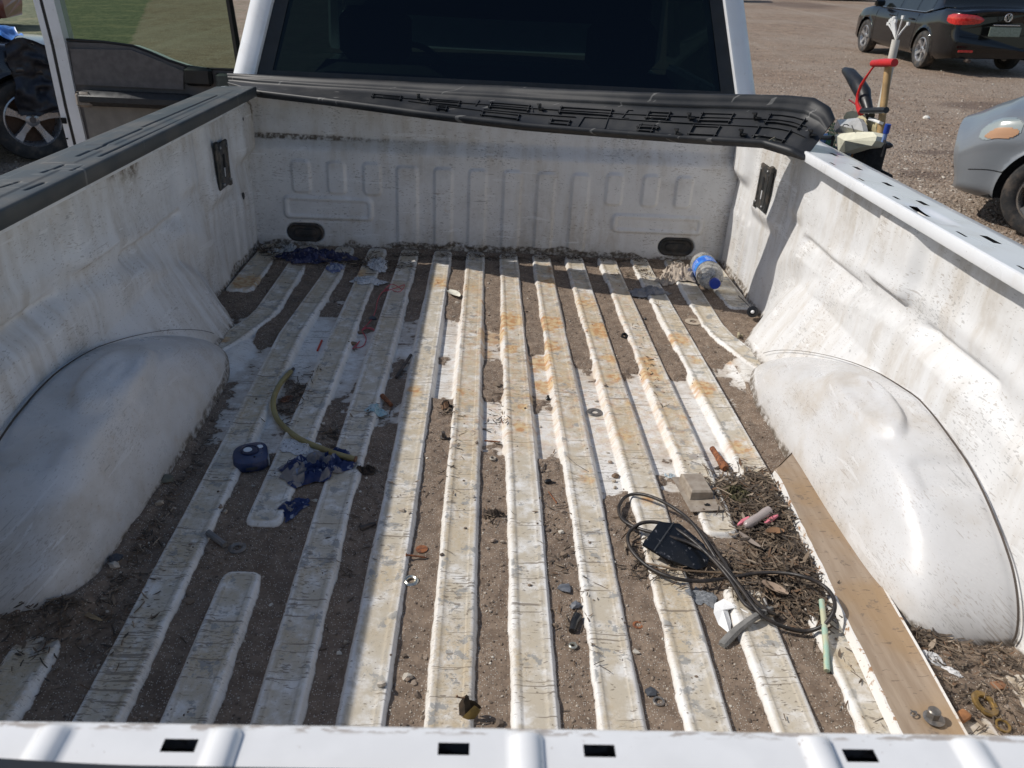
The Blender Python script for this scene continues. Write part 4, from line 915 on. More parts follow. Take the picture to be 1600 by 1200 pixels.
# tail of the black sedan
def tail(e, full, deck=1.02):
    R0 = full[0]; yb = lambda x, z: float(R0[np.argmin(np.abs(R0[:, 0]-x)+np.abs(R0[:, 2]-z)*1.2), 1])
    red = NT('red tail lens'); v = red.coord('Object'); red.set(color=red.mix(red.mapr(red.noise(v, 30, 2), .4, .6), (.42, .008, .008), (.6, .02, .015)), rough=.12, coat=1.0); red = red.m
    clip = full[:9]
    for s in (-1, 1):
        # lens wraps the corner: patch of the body skin pushed out
        m = MB(); rows = []
        prof = ((.20, .055), (.10, .075), (.0, .085), (-.0, .085), (0, .075), (0, .055), (0, .02))
        V = []
        for i, (x, y) in enumerate(((.868, -.72), (.855, -.83), (.82, -.93), (.76, -.985), (.66, -1.02), (.55, -1.045), (.46, -1.055), (.40, -1.06))):
            hh = (.045, .075, .085, .085, .08, .07, .05, .012)[i]; zc = .90+(.0, .0, .0, 0, 0, .0, -.005, -.005)[i]
            V += [(s*(x+.008), y, zc-hh), (s*(x+.016), y-.010, zc), (s*(x+.002), y, zc+hh)]
        Fs = [(i*3+j, (i+1)*3+j, (i+1)*3+j+1, i*3+j+1) for i in range(7) for j in range(2)]
        m.add(V, Fs).obj('tail_light', red, e, True)
        MB().box((s*.60, -1.075, .40), (.26, .02, .035), bev=.006).obj('bumper_reflector', red, e)
    ch = simple('chrome badge', (.75, .76, .78), .15, .95)
    c = Vector((0, -1.062, .945)); b = MB(); b.tube([(c.x+.062*math.cos(a), c.y, c.z+.062*math.sin(a)) for a in np.linspace(0, 2*PI, 28)], .007, 6)
    for pts in (((-.030, .048), (0, .004), (.030, .048)), ((-.052, .018), (-.024, -.046), (0, .0), (.024, -.046), (.052, .018))): b.tube([(x, c.y-.002, c.z+z) for x, z in pts], .006, 5)
    b.obj('badge', ch, e, True)
    MB().box((0, -1.068, .72), (.54, .012, .15), bev=.004).obj('number_plate', simple('pale green number plate', (.22, .27, .22), .5, var=.25, sc=40), e)
    MB().box((0, -1.070, .825), (.46, .014, .016), bev=.004).obj('plate_lamp_bar', ch, e)
    MB().tube([(-.50, -.95, .25), (-.50, -1.10, .245)], .03, 10).obj('exhaust_tip', simple('sooty tailpipe', (.1, .08, .07), .5, .6), e)
    for z in (.66, .46): MB().tube([(x, -1.070-(.012 if z < .5 else .0)+.10*(x/.885)**2*1.0, z) for x in np.linspace(-.70, .70, 14)], .004, 4).obj('bumper_gap', M_dark, e)
tail(sed, full)

o_f = gpx(1620, 369); ang = math.radians(51); h = Vector((-math.sin(ang), math.cos(ang), 0)); right = Vector((h.y, -h.x, 0)); wbs = 2.6
oo = o_f+right*.745-h*wbs; oo.z = 0
sil, sec2, full2 = car('hatchback', 'silver grey car at the right edge with an amber corner lamp and alloy front wheel', PS, oo, math.atan2(-h.x, h.y), wb=wbs, front=.76, w0=.86, hood=.90, belt=.9, deck=1.0, rust=True, R=.31, track=.745, rim=(.42, .40, .37))
def nose(e, wb, amber=True):
    lens = NT('clouded lamp lens'); v = lens.coord('Object'); lens.set(color=(.27, .31, .30), rough=.15, coat=1); lens = lens.m
    am = NT('amber lamp lens'); am.set(color=(.42, .22, .10), rough=.2, coat=1.); am = am.m
    for s in (-1, 1):
        cols_ = np.arange(30) if s < 0 else full2.shape[1]-1-np.arange(30)
        rows_ = [i for i in range(len(full2)) if wb+.33 <= full2[i, 8, 1] <= wb+.60]
        def patch(f0, f1, c0, c1, nr=26, nc=18):
            fi = np.linspace(rows_[0], rows_[-1], nr) if f0 is None else np.linspace(f0, f1, nr); ci = np.linspace(c0, c1, nc); Pn = np.zeros((nr, nc, 3))
            for a_ in range(nr):
                i0 = int(fi[a_]); ti = fi[a_]-i0; i1 = min(i0+1, len(full2)-1)
                for b_ in range(nc):
                    j0 = int(ci[b_]); tj = ci[b_]-j0; j1 = min(j0+1, 29); q_ = lambda i, j: full2[i, cols_[j]]
                    Pn[a_, b_] = (q_(i0, j0)*(1-tj)+q_(i0, j1)*tj)*(1-ti)+(q_(i1, j0)*(1-tj)+q_(i1, j1)*tj)*ti
            return Pn
        Pn = patch(None, None, 16.3, 22.0); nr, nc = Pn.shape[:2]; U_, V_ = np.meshgrid(np.linspace(-1, 1, nc-1), np.linspace(-1, 1, nr-1)); inside = (np.abs(U_)**2.4+np.abs(V_)**2.4) < .95
        ctr = np.array([0, wb, .5]); d_ = Pn-ctr; d_ /= np.linalg.norm(d_, axis=-1, keepdims=True); P2 = Pn+d_*(.004+.006*0)
        grid('headlight', P2, lens, parent=e, keep=inside, flip=(s < 0)); grid('indicator', Pn+d_*.007, am, parent=e, keep=inside & (((U_+.45)/.55)**2+((V_+.15)/.75)**2 < 1), flip=(s < 0))
        Pg = patch(None, None, 8.2, 8.35, 12, 2); MB().tube([tuple(p) for p in (Pg+d_[0, 0]*.0)[:, 0]], .004, 4).obj('bumper_gap', M_dark, e)
nose(sil, wbs)

# left: dark damaged car seen past the open door
pw = gpx(64, 247); ang = math.radians(-52); h = Vector((-math.sin(ang), math.cos(ang), 0)); right = Vector((h.y, -h.x, 0))
lo = pw-right*.80-h*2.75; lo.z = 0
h2 = h; lef, s3, f3 = car('damaged_car', 'dark damaged car at the left edge with wrecked wing under a blue sheet', PK, lo, math.atan2(-h2.x, h2.y), wb=2.75, w0=.93, hood=1.02, belt=1.05, deck=1.12, roof=1.6, R=.365, track=.80, rim=(.40, .42, .46), zb0=.28)
def crumple_grid(nx, ny, sx, sy, amp, seed, sc=6, edge=.12):
    X, Y = np.meshgrid(np.linspace(-1, 1, nx), np.linspace(-1, 1, ny)); r = np.abs(fbm(X+seed, Y, sc*.35, 4, seed)-.5)*2; f = fbm(X, Y+seed, sc*.6, 3, seed+4)
    Z = amp*((1-r)**3*1.2+.6*f-.5)
    X2 = X*sx+(fbm(X, Y, 1.6, 3, seed+9)-.5)*sx*edge*4; Y2 = Y*sy+(fbm(X, Y, 1.6, 3, seed+19)-.5)*sy*edge*4
    return np.stack([X2, Y2, Z], -1)
tp = crumple_grid(40, 40, .60, .42, .07, 5); tp[..., 2] += 1.13-.18*(tp[..., 1]/.75)**2-.10*(tp[..., 0]/.62)**2
g = grid('blue_sheet', tp, simple('blue plastic sheet', (.06, .20, .55), .35, var=.4, sc=5), smooth=True); g.location = lo+h*2.50; g.rotation_euler = (0, 0, math.atan2(-h.x, h.y)); tag(g, 'crumpled blue plastic sheet lying over the bonnet of the damaged car', 'plastic sheet')
wk = crumple_grid(30, 30, .30, .35, .10, 8); wk2 = np.stack([wk[..., 2]+.93, wk[..., 1]+3.0, wk[..., 0]+.72], -1); grid('torn_wing', wk2, simple('crushed dark metal and wiring', (.018, .020, .028), .5, var=.5, sc=14), parent=lef)
rp = gpx(-60, 80); rc, _, _ = car('red_car', 'dull red car standing behind the damaged car at the top left corner', PR, (rp.x-4.9, rp.y+4.2, 0), math.radians(-80), hood=1.1, belt=1.15, deck=1.3, roof=1.7, detail=True)
# two cars far off at the top
fp = gpx(1196, 4); fc, _, _ = car('parked_car', 'dark car far off at the top, nearer the cab of the two', PK, (fp.x-1.5, fp.y+.9, 0), math.radians(78), group=None)
fc2 = copy_tree(fc); fc2.name = 'parked_car.001'; fp = gpx(1290, 2); fc2.location = (fp.x+1.6, fp.y+1.2, 0); fc2['label'] = 'dark car far off at the top, nearer the black sedan of the two'

# behind the photographer: board fence and poles, mirrored in the rear glass
def fence():
    f = wthing('board_fence', 'long grey board fence mirrored dimly in the rear window', 'fence', (0, -26, 0)); bm = MB().box((0, 0, .95), (.30, .025, 1.9)).mesh('board'); bm.materials.append(simple('weathered board', (.22, .19, .16), .9, var=.3, sc=3))
    for i in range(120):
        b = bpy.data.objects.new('board', bm); C.objects.link(b); b.parent = f; b.location = ((i-60)*.33, random.uniform(-.01, .01), random.uniform(-.05, .04))
    MB().box((0, .04, 1.5), (40, .04, .09)).obj('rail', simple('weathered board', (.22, .19, .16)), f)
    for i, x in enumerate((-12, -7.5, 3.5, 9)):
        m = MB(); m.tube([(x, -30, 0), (x, -30, 7.5)], .13, 8); m.box((x, -30, 6.9), (1.8, .1, .12)); o = m.obj('utility_pole', simple('pole timber', (.10, .08, .06), .9)); o.location = (0, 0, 0)
        tag(o, ('wooden utility pole behind the fence, leftmost in the mirror image', 'wooden utility pole behind the fence, second from the left in the mirror image', 'wooden utility pole behind the fence, third from the left in the mirror image', 'wooden utility pole behind the fence, rightmost in the mirror image')[3-i], 'utility pole')
fence()

# ------------------------------------------------------------------ the loose rail cap laid across the bulkhead
def yx(u, v, Y): return px(u, v, Y, 1)
FARP = [(357, 121, 2.55), (500, 127, 2.46), (640, 133, 2.38), (800, 139, 2.27), (1000, 147, 2.09), (1150, 150, 1.99), (1235, 152, 1.93), (1275, 156, 1.90), (1298, 170, 1.86), (1305, 186, 1.83)]
NEARP = [(357, 133, 2.49), (400, 146, 2.405), (526, 161, 2.28), (673, 181, 2.17), (820, 199, 2.09), (956, 211, 2.01), (1074, 220, 1.93), (1191, 227, 1.84), (1235, 240, 1.775), (1256, 249, 1.755)]
def loose_cap():
    root = bthing('loose_rail_cap', 'black plastic bed rail cap lying underside up across the top of the bulkhead', 'rail cap', (0, 2.2, .52))
    LO = np.array([0, 2.2, .52])
    Fp = np.array([yx(*p) for p in FARP]); Np = np.array([yx(*p) for p in NEARP])
    sF = np.linspace(0, 1, len(Fp)); sF = (np.array([p[0] for p in FARP])-357)/(1305-357); sN = (np.array([p[0] for p in NEARP])-357)/(1256-357)
    sF[-2] = .975; sF[-3] = .955
    def ends(s):
        return np.array([np.interp(s, sN, Np[:, k]) for k in range(3)]), np.array([np.interp(s, sF, Fp[:, k]) for k in range(3)])
    prof = [(.0, -.012), (.0, .001), (.015, .0065), (.045, .0085), (.075, .0085), (.10, .004), (.11, .001), (.14, 0), (.25, 0), (.40, 0), (.41, .0), (.55, 0), (.70, 0), (.715, .003), (.73, .007), (.76, .009), (.80, .009), (.83, .012), (.87, .016), (.93, .017), (.97, .013), (.995, .006), (1.0, -.004), (.97, -.012), (.5, -.012), (.03, -.014)]
    ss = np.concatenate([np.linspace(0, .9, 90), np.linspace(.905, 1, 30)]); P = np.zeros((len(ss), len(prof), 3)); NRM = []
    for i, s in enumerate(ss):
        n, f = ends(s); n2, f2 = ends(min(1, s+.01)) if s < .99 else ends(s); n1, f1 = ends(max(0, s-.01)); ax = (n2+f2)-(n1+f1); ax /= np.linalg.norm(ax)
        c = f-n; nr = np.cross(ax, c); nr /= np.linalg.norm(nr)
        if nr[1] > 0: nr = -nr
        wv = .0006*math.sin(s*31)
        taper = 1-.6*max(0, (s-.97)/.03)
        for j, (t, h) in enumerate(prof): P[i, j] = n+c*t+nr*(h*taper*1.0+wv*(t > .05))-LO
        NRM.append(nr)
    grid('shell', P, M_capin, parent=root, wrap=True, flip=False)
    MB().add([tuple(p) for p in P[-1]], [tuple(range(len(prof)))]).obj('end_cap', M_capin, root)
    MB().add([tuple(p) for p in P[0]], [tuple(range(len(prof)))[::-1]]).obj('end_cap', M_capin, root)
    NRM = np.array(NRM)
    def at(s, t, h=.0):
        n, f = ends(s); k = min(len(ss)-1, int(np.searchsorted(ss, s))); return n+(f-n)*t+NRM[k]*h-LO
    def bar(m, s0, t0, s1, t1, h=.006, w=.0016):
        k = max(2, int(abs(s1-s0)/.02)+2); V = []
        for i in range(k):
            a = i/(k-1); s = s0+(s1-s0)*a; t = t0+(t1-t0)*a
            if abs(s1-s0) > abs(t1-t0)*.2: d = (at(s, t+.01)-at(s, t)); 
            else: d = (at(min(1, s+.004), t)-at(s, t))
            d = d/np.linalg.norm(d)*w; p = at(s, t, -.001); q = at(s, t, h); V += [p-d, p+d, q+d, q-d]
        m.add(V, [(i*4+j, i*4+(j+1) % 4, i*4+4+(j+1) % 4, i*4+4+j) for i in range(k-1) for j in range(4)]+[(3, 2, 1, 0), (4*k-4, 4*k-3, 4*k-2, 4*k-1)])
    def S_(u): return (u-357)/(1280-357)
    for u0, u1, t0, t1 in ((582, 630, .40, .52), (670, 722, .38, .52), (765, 830, .42, .55), (875, 958, .44, .57), (1010, 1048, .44, .58), (1092, 1145, .44, .60), (1196, 1246, .46, .62),
                           (758, 820, .17, .28), (868, 902, .14, .24), (1008, 1034, .14, .28), (1088, 1135, .14, .32), (1190, 1240, .17, .36), (686, 705, .22, .30), (1005, 1040, .22, .25)):
        a, b = S_(u0), S_(u1); m = MB(); bar(m, a, t0, b, t0, .006, .0011); bar(m, a, t1, b, t1, .004, .0009); bar(m, a+.003, t0-.04, a+.003, t1+.02, .006, .0009); bar(m, b-.003, t0-.04, b-.003, t1+.02, .006, .0009); m.obj('rib_frame', M_capin, root)
    for u0, t0, u1, t1 in ((600, .47, 1250, .53), (760, .34, 905, .35), (955, .38, 1258, .36), (640, .38, 760, .30), (915, .10, 918, .36), (918, .36, 955, .37), (955, .37, 957, .12), (975, .40, 978, .60), (978, .60, 985, .60), (978, .41, 985, .41), (830, .55, 836, .40), (745, .42, 748, .60)):
        m = MB(); bar(m, S_(u0), t0, S_(u1), t1, .0035, .0009); m.obj('rib', M_capin, root)
    for u, t in ((655, .50), (845, .50), (1078, .50), (1178, .55), (1172, .20), (1072, .14), (1262, .45)):
        m = MB(); s = S_(u); c = at(s, t, .008); 
        m.box(c, (.010, .004, .018), rz=.3, bev=.001); m.box(c+np.array([.006, -.004, -.004]), (.012, .012, .004), rz=.2); m.box(c+np.array([-.003, -.004, .006]), (.006, .014, .005), rz=.4); m.obj('clip', M_black, root)
    c = at(S_(1222), .14, .004); m = MB()
    for k in range(14):
        a = random.uniform(0, 2*PI); r = random.uniform(.006, .018); m.tube([c+np.array([0, 0, .001]), c+np.array([r*math.cos(a), -.003, r*.6*math.sin(a)])], .0012, 4)
    tag(in_bed(m.obj('dry_burr', simple('dry burr', (.22, .2, .15), .9)), (0, 2.2, .52)), 'dry seed burr stuck in the right end of the loose black rail cap', 'burr')
loose_cap()

# ------------------------------------------------------------------ grit, leaf litter
def scatter(n, gen):
    P = np.array([gen() for _ in range(n)]); return P
def grit():
    X = RNG.uniform(-.80, .80, 42000); Y = .40+2.0*RNG.random(42000)**1.25
    D_, m_, l_ = floor_parts(X, Y); on = (l_ > m_+.0004) | (RNG.random(len(X)) < .03)
    w = fbm(X, Y, 12, 3, 77); on &= RNG.random(len(X)) < (.25+1.5*np.clip(w-.35, 0, 1))
    X, Y = X[on], Y[on]; zz = np.maximum(m_, l_)[on]; R = np.abs(RNG.normal(0, .0011, len(X)))+.0007; R[RNG.random(len(X)) < .025] *= 2.5
    o = pebbles('grit', np.stack([X, Y, zz+R*.2], -1), R, pebble_mat('grit', [(0, (.19, .14, .10)), (.35, (.11, .08, .06)), (.6, (.28, .22, .17)), (.82, (.46, .40, .33)), (.95, (.62, .58, .5))]))
    in_bed(o); o['kind'] = 'stuff'; tag(o, 'small stones and grit caught in the dirt of the truck bed', 'grit')
    pts = [(628, 800, .006), (597, 1075, .007), (637, 1058, .007), (540, 1000, .004), (180, 885, .006), (250, 790, .007), (640, 805, .004), (770, 843, .006), (785, 845, .005), (890, 1070, .003), (905, 1085, .003), (960, 745, .006), (962, 755, .005), (505, 660, .005), (525, 615, .004), (352, 800, .005), (345, 795, .006), (395, 755, .004), (1045, 735, .005), (950, 700, .004), (955, 715, .005), (845, 660, .004), (820, 640, .004), (740, 780, .004), (745, 695, .005), (690, 870, .005), (880, 780, .004), (640, 880, .004), (505, 1010, .005), (930, 590, .006), (932, 620, .005), (945, 605, .005)]
    q = []; rr = []
    for u, v, r_ in pts:
        p = px(u, v, -.004); q.append((p[0], p[1], floor_z(p[0], p[1])+r_*.35)); rr.append(r_)
    m = pebble_mat('larger stones', [(0, (.45, .38, .30)), (.3, (.22, .17, .13)), (.5, (.55, .50, .43)), (.75, (.13, .10, .08)), (.88, (.34, .26, .2))])
    names = []
    for i, (a, b) in enumerate(zip(q, rr)):
        o = pebbles('pebble', np.array([(0, 0, 0)], float), np.array([b]), m, .75); in_bed(o, a); o['group'] = 'pebbles lying in the truck bed'; o['category'] = 'pebble'; o['label'] = 'small loose pebble lying on the dirty floor of the truck bed'
grit()
LEAFM = pebble_mat('dry leaves', [(0, (.07, .05, .034)), (.3, (.12, .085, .055)), (.52, (.035, .026, .02)), (.72, (.21, .155, .105)), (.86, (.13, .07, .035)), (.95, (.34, .27, .2))])
def litter(name, label, areas, parent=None):
    V = []; Fq = []; tone = []
    def addstrip(c, L_, w, a, tilt, curl, z):
        o = len(V); n = 4; ca, sa = math.cos(a), math.sin(a); tn = random.random()
        for i in range(n):
            t = i/(n-1)-.5; ww = w*(1-(2*t)**2*.85); x = t*L_; zz = z+.0005+abs(t)*L_*curl+x*tilt
            for s_ in (-1, 1): V.append((c[0]+x*ca-s_*ww*sa, c[1]+x*sa+s_*ww*ca, zz+abs(s_)*ww*.25)); tone.append(tn)
        for i in range(n-1): Fq.append((o+2*i, o+2*i+1, o+2*i+3, o+2*i+2))
    def addtwig(c, L_, r_, a, tilt, z):
        o = len(V); ca, sa = math.cos(a), math.sin(a); tn = random.random()
        for i in range(3):
            t = i/2-.5; x = t*L_; b = random.uniform(-.06, .06)*L_*(i == 1)
            for k in range(4):
                an = PI/2*k; V.append((c[0]+x*ca-(r_*math.cos(an)+b)*sa, c[1]+x*sa+(r_*math.cos(an)+b)*ca, z+r_+r_*math.sin(an)+x*tilt)); tone.append(tn)
        for i in range(2):
            for k in range(4): Fq.append((o+4*i+k, o+4*i+(k+1) % 4, o+4*i+4+(k+1) % 4, o+4*i+4+k))
    for (u, v, sx, sy, n, sl, hh) in areas:
        p = px(u, v); xs = RNG.normal(p[0], sx, n); ys_ = RNG.normal(p[1], sy, n); zs_ = floor_zs(xs, ys_)
        for x, y, z in zip(xs, ys_, zs_):
            if abs(x) > .80 or y > 2.42 or (abs(x) > .60 and .62 < y < 1.4): continue
            z = z+random.random()**2*hh
            if random.random() < .45: addtwig((x, y), sl*random.uniform(.4, 1.8), random.uniform(.0004, .0012), random.uniform(0, PI), random.uniform(-.15, .15), z)
            else: addstrip((x, y), sl*random.uniform(.25, 1.3), sl*random.uniform(.04, .15), random.uniform(0, PI), random.uniform(-.3, .3), random.uniform(0, .5), z)
    me = raw_mesh(name, np.array(V), np.array(Fq), attrs={'tone': np.array(tone)}, smooth=False); o = link(name, me, LEAFM); in_bed(o); o['kind'] = 'stuff'; tag(o, label, 'leaf litter')
litter('leaf_litter', 'heap of dry leaves and twigs beside the white edged plank', [(1170, 760, .030, .035, 520, .022, .014), (1195, 800, .038, .05, 900, .022, .016), (1230, 880, .032, .05, 900, .022, .016), (1185, 900, .045, .035, 520, .021, .012), (1255, 940, .022, .03, 380, .021, .012), (1130, 760, .02, .04, 90, .018, .006), (990, 850, .012, .05, 60, .018, .004), (1040, 890, .03, .015, 60, .02, .004)])
litter('leaf_litter', 'dry leaves and straw between the plank and the right wheelhouse', [(1440, 1000, .05, .02, 200, .028, .008), (1520, 1060, .08, .05, 420, .016, .008), (1500, 1110, .07, .03, 120, .014, .006), (1425, 960, .012, .03, 60, .02, .006)])
litter('leaf_litter', 'dark rotted leaves along the foot of the left wheelhouse', [(215, 840, .018, .08, 260, .016, .006), (140, 940, .05, .04, 260, .016, .006), (290, 720, .012, .08, 160, .012, .004), (60, 980, .06, .05, 240, .016, .012), (330, 640, .01, .05, 60, .012, .004)])
litter('leaf_litter', 'dark wet leaves in the front left corner of the bed', [(470, 400, .05, .03, 260, .026, .010), (540, 405, .06, .035, 280, .024, .010), (600, 415, .05, .03, 160, .022, .006), (420, 392, .03, .025, 140, .024, .02)])
litter('leaf_litter', 'strip of dark litter along the foot of the bulkhead', [(u, 398+(u-640)*.02, .045, .012, 90, .014, .006) for u in range(640, 1100, 45)]+[(1010, 425, .05, .03, 90, .02, .004)])
litter('leaf_litter', 'bits of dry leaf and bark lying inside the bend of the hose', [(462, 615, .018, .07, 150, .016, .006), (520, 670, .012, .02, 40, .02, .004), (590, 640, .015, .03, 20, .015, .003)])
litter('leaf_litter', 'scraps of bark and twig scattered on the middle of the floor', [(870, 830, .02, .12, 50, .016, .003), (775, 640, .016, .05, 50, .014, .003), (700, 700, .02, .1, 50, .012, .003), (770, 800, .012, .012, 50, .012, .006), (900, 960, .02, .1, 40, .012, .003), (570, 800, .018, .1, 60, .012, .003), (700, 640, .012, .02, 30, .016, .005), (1015, 560, .016, .12, 40, .012, .002)])

# ------------------------------------------------------------------ things lying in the bed
def fz(x, y): return floor_z(x, y)
def on(u, v, r=0.0, z=-.002):
    p = px(u, v, z); zz = fz(p[0], p[1]); p = px(u, v, zz); return np.array([p[0], p[1], max(zz, fz(p[0], p[1]))+r])
# plank: bevelled board, scraped brown face and white painted edges
def plank():
    h = .019; TL = px(1213, 733, h); TR = px(1252, 692, h); BR_ = px(1508, 1146, h); BL = px(1412, 1146, h); 
    def ext(a, b, k): return b+(b-a)*k
    BR2 = ext(TR, BR_, .32); BL2 = ext(TL, BL, .32); 
    root = bthing('plank', 'long brown board with white painted edges leaning along the right wheelhouse', 'plank', tuple((TL+BR_)/2*np.array([1, 1, 0])))
    o = (TL+BR_)/2*np.array([1, 1, 0]); n = 44
    t = NT('scraped brown board face'); v = t.coord('Object'); va = t.mapping(v, rot=(0, 0, -.03), sc=(30, 4, 1)); g = t.noise(va, 2.4, 5, .6)
    c = t.mix(t.mapr(g, .35, .65), (.29, .215, .15), (.36, .28, .205)); c = t.mix(t.mapr(t.noise(v, 6, 3), .42, .62, 0, .6), c, (.33, .21, .10)); c = t.mix(t.mapr(t.noise(v, 45, 4, .7), .60, .70, 0, .7), c, (.16, .12, .09))
    ds = t.mx(t.dashes(v, 1.2, 50, 380, .5, .09), t.dashes(v, .4, 60, 380, .5, .08, loc=(2, 2, 0))); c = t.mix(t.math('MULTIPLY', ds, .6), c, (.14, .10, .07))
    t.set(color=c, rough=.62, normal=t.bump(g, .0015, .5)); face = t.m
    t = NT('chipped white painted edge'); v = t.coord('Object'); c = t.mix(t.mapr(t.noise(v, 70, 4, .7), .56, .62), (.72, .70, .66), (.34, .20, .11)); c = t.mix(t.mapr(t.noise(v, 12, 3), .5, .7, 0, .5), c, (.5, .42, .32)); t.set(color=c, rough=.55); edge = t.m
    def side(a, b, t): return a+(b-a)*t
    L0, L1, R0, R1 = TL, BL2, TR, BR2
    m = MB(); me = MB(); V = []; Ve = []; Vr = []
    for i in range(n):
        s = i/(n-1); l = side(L0, L1, s)-o; r = side(R0, R1, s)-o; w = .0007*math.sin(s*23)
        jag = (vn(s*60, 1.0, 3)-.5)*.0022
        V += [(l[0]+jag, l[1], h+w-.0015), (l[0]+(r[0]-l[0])*.2, l[1]+(r[1]-l[1])*.2, h+w-.0028), (l[0]+(r[0]-l[0])*.8, l[1]+(r[1]-l[1])*.8, h+w-.0028), (r[0], r[1], h+w)]
        Ve += [(l[0]+jag, l[1], h+w-.0015), (l[0]-.003+jag, l[1], h+w-.002), (l[0]-.008+jag*.5, l[1], .003), (l[0]-.006, l[1], .0), (l[0]-.003, l[1], .001)]
        Vr += [(r[0], r[1], h+w), (r[0]+.0035, r[1], h+w+.001), (r[0]+.0045, r[1], h+w-.002), (r[0]+.003, r[1], .002)]
    V[0] = (V[0][0]-.004, V[0][1], V[0][2])
    m.add(V, [(i*4+j, i*4+j+1, i*4+5+j, i*4+4+j) for i in range(n-1) for j in range(3)])
    m.add([V[0], V[3], (V[3][0], V[3][1], .002), (V[0][0], V[0][1], .002)], [(0, 1, 2, 3)]); m.obj('face', face, root, False)
    me.add(Ve, [(i*5+j, i*5+j+1, i*5+6+j, i*5+5+j) for i in range(n-1) for j in range(4)]).obj('painted_edge', edge, root, True)
    MB().add(Vr, [(i*4+j, i*4+j+1, i*4+5+j, i*4+4+j) for i in range(n-1) for j in range(3)]).obj('painted_edge', edge, root, True)
    return h
PH = plank()
steel = simple('dull grey steel', (.20, .19, .18), .5, .6, var=.3, sc=90, dirt=.6)
bright = simple('bright zinc steel', (.60, .58, .50), .25, .9, var=.15, sc=90)
rusty = NT('rusty steel'); v_ = rusty.coord('Object'); rusty.set(color=rusty.mix(rusty.mapr(rusty.noise(v_, 140, 4, .7), .35, .65), (.10, .035, .018), (.30, .11, .04)), rough=.8); rusty = rusty.m
brass = simple('tarnished brass', (.22, .135, .035), .62, .45, var=.4, sc=80, dirt=.5)
def ring(name, label, cat, u, v, ro, ri, th, mat, z=None, tiltx=0, tilty=0, lift=0.0, dome=0):
    p = on(u, v) if z is None else px(u, v, z); r = ro
    m = MB().lathe([(ri, 0), (ro, 0), (ro, th*.6), (ro-th*.4, th), ((ro+ri)/2, th+dome), (ri+th*.3, th), (ri, th*.6), (ri, 0)], 28); o = m.obj(name, mat, None, True); in_bed(o, (p[0], p[1], p[2]+lift), 0, tiltx, tilty); return tag(o, label, cat)
ring('washer', 'shiny zinc washer lying in the dirt between two ribs, in the sun', 'washer', 642, 908, .0125, .0055, .003, bright, dome=.0012, tiltx=.1)
ring('washer', 'large dull washer half sunk in the shaded dirt near the cut off rib', 'washer', 371, 857, .0150, .0065, .002, steel, dome=.0015, lift=.0005)
ring('washer', 'broad thin grey washer standing on the white painted valley in mid floor', 'washer', 929, 645, .0185, .0075, .0018, steel, lift=.001)
ring('washer', 'thin tan washer lying flat in the dirt near the plastic bottle', 'washer', 1275, 505-.0, .024, .012, .0012, simple('tan dusty steel', (.42, .35, .27), .8)) if False else ring('washer', 'flat dusty disc lying in the dirt below the plastic bottle', 'washer', 1083, 504, .0245, .010, .0012, simple('tan dusty steel', (.42, .35, .27), .8), lift=.0015)
ring('washer', 'small grey washer beside a dark chip of stone near the tailgate', 'washer', 1029, 1097, .0085, .005, .0018, steel, lift=.001)
ring('nut', 'small pale zinc nut lying in the dirt near the tailgate', 'nut', 895, 1010, .0068, .0032, .004, simple('pale zinc', (.45, .45, .40), .35, .7))
ring('nut', 'small dull ring between two ribs in the middle of the floor', 'nut', 770, 719, .0070, .004, .003, simple('dusty ring', (.4, .36, .30), .7), lift=.001)
ring('brass_ring', 'thick tarnished brass ring lying at the right edge near the tailgate', 'ring', 1537, 1103, .0195, .0105, .004, brass, lift=.003, tilty=.25, tiltx=.2)
ring('brass_ring', 'small thin brass ring in the dirt at the bottom right edge', 'ring', 1566, 1136, .0105, .007, .002, brass, lift=.002, tiltx=.2)
ring('coin', 'thin rusty disc lying on the sunlit dirt beside a wood screw', 'disc', 659, 859, .0105, .0001, .001, rusty, lift=.001)
ring('bottle_cap', 'faded red disc sunk in the dirt near the black cable', 'disc', 997, 977, .0085, .0045, .0012, rusty)
def rod(name, label, cat, pts, r, mat, n=8, hfun=None, cap=True):
    c = np.mean(pts, axis=0); o = MB().tube([np.array(p)-c for p in pts], r, n, cap).obj(name, mat, None, True); in_bed(o, c); return tag(o, label, cat)
def pline(pts, lift=0.0, sub=6):
    """pixel marks -> smooth path resting on the floor; each mark is (u, v, height above the floor)"""
    P = []
    for p in pts:
        q = on(p[0], p[1]); P.append(px(p[0], p[1], q[2]+(p[2] if len(p) > 2 else 0)+lift))
    out = []; n = len(P)
    for i in range(n-1):
        p0, p1, p2, p3 = P[max(i-1, 0)], P[i], P[i+1], P[min(i+2, n-1)]
        for k in range(sub):
            t = k/sub; out.append(.5*((2*p1)+(-p0+p2)*t+(2*p0-5*p1+4*p2-p3)*t*t+(-p0+3*p1-3*p2+p3)*t**3))
    out.append(P[-1]); return out
# wood screw
a, b = on(634, 868, .0015), on(667, 872, .0012); m = MB(); k = 40; pts = [a+(b-a)*i/k-a for i in range(k+1)]; m.tube(pts, [.0036, .0030, .0016]+[.0013+.0006*(i % 2) for i in range(k-4)]+[.0008, .0002], 8); tag(in_bed(m.obj('wood_screw', rusty, None), a), 'rusty wood screw pointing away from the middle rib in the sun', 'screw')
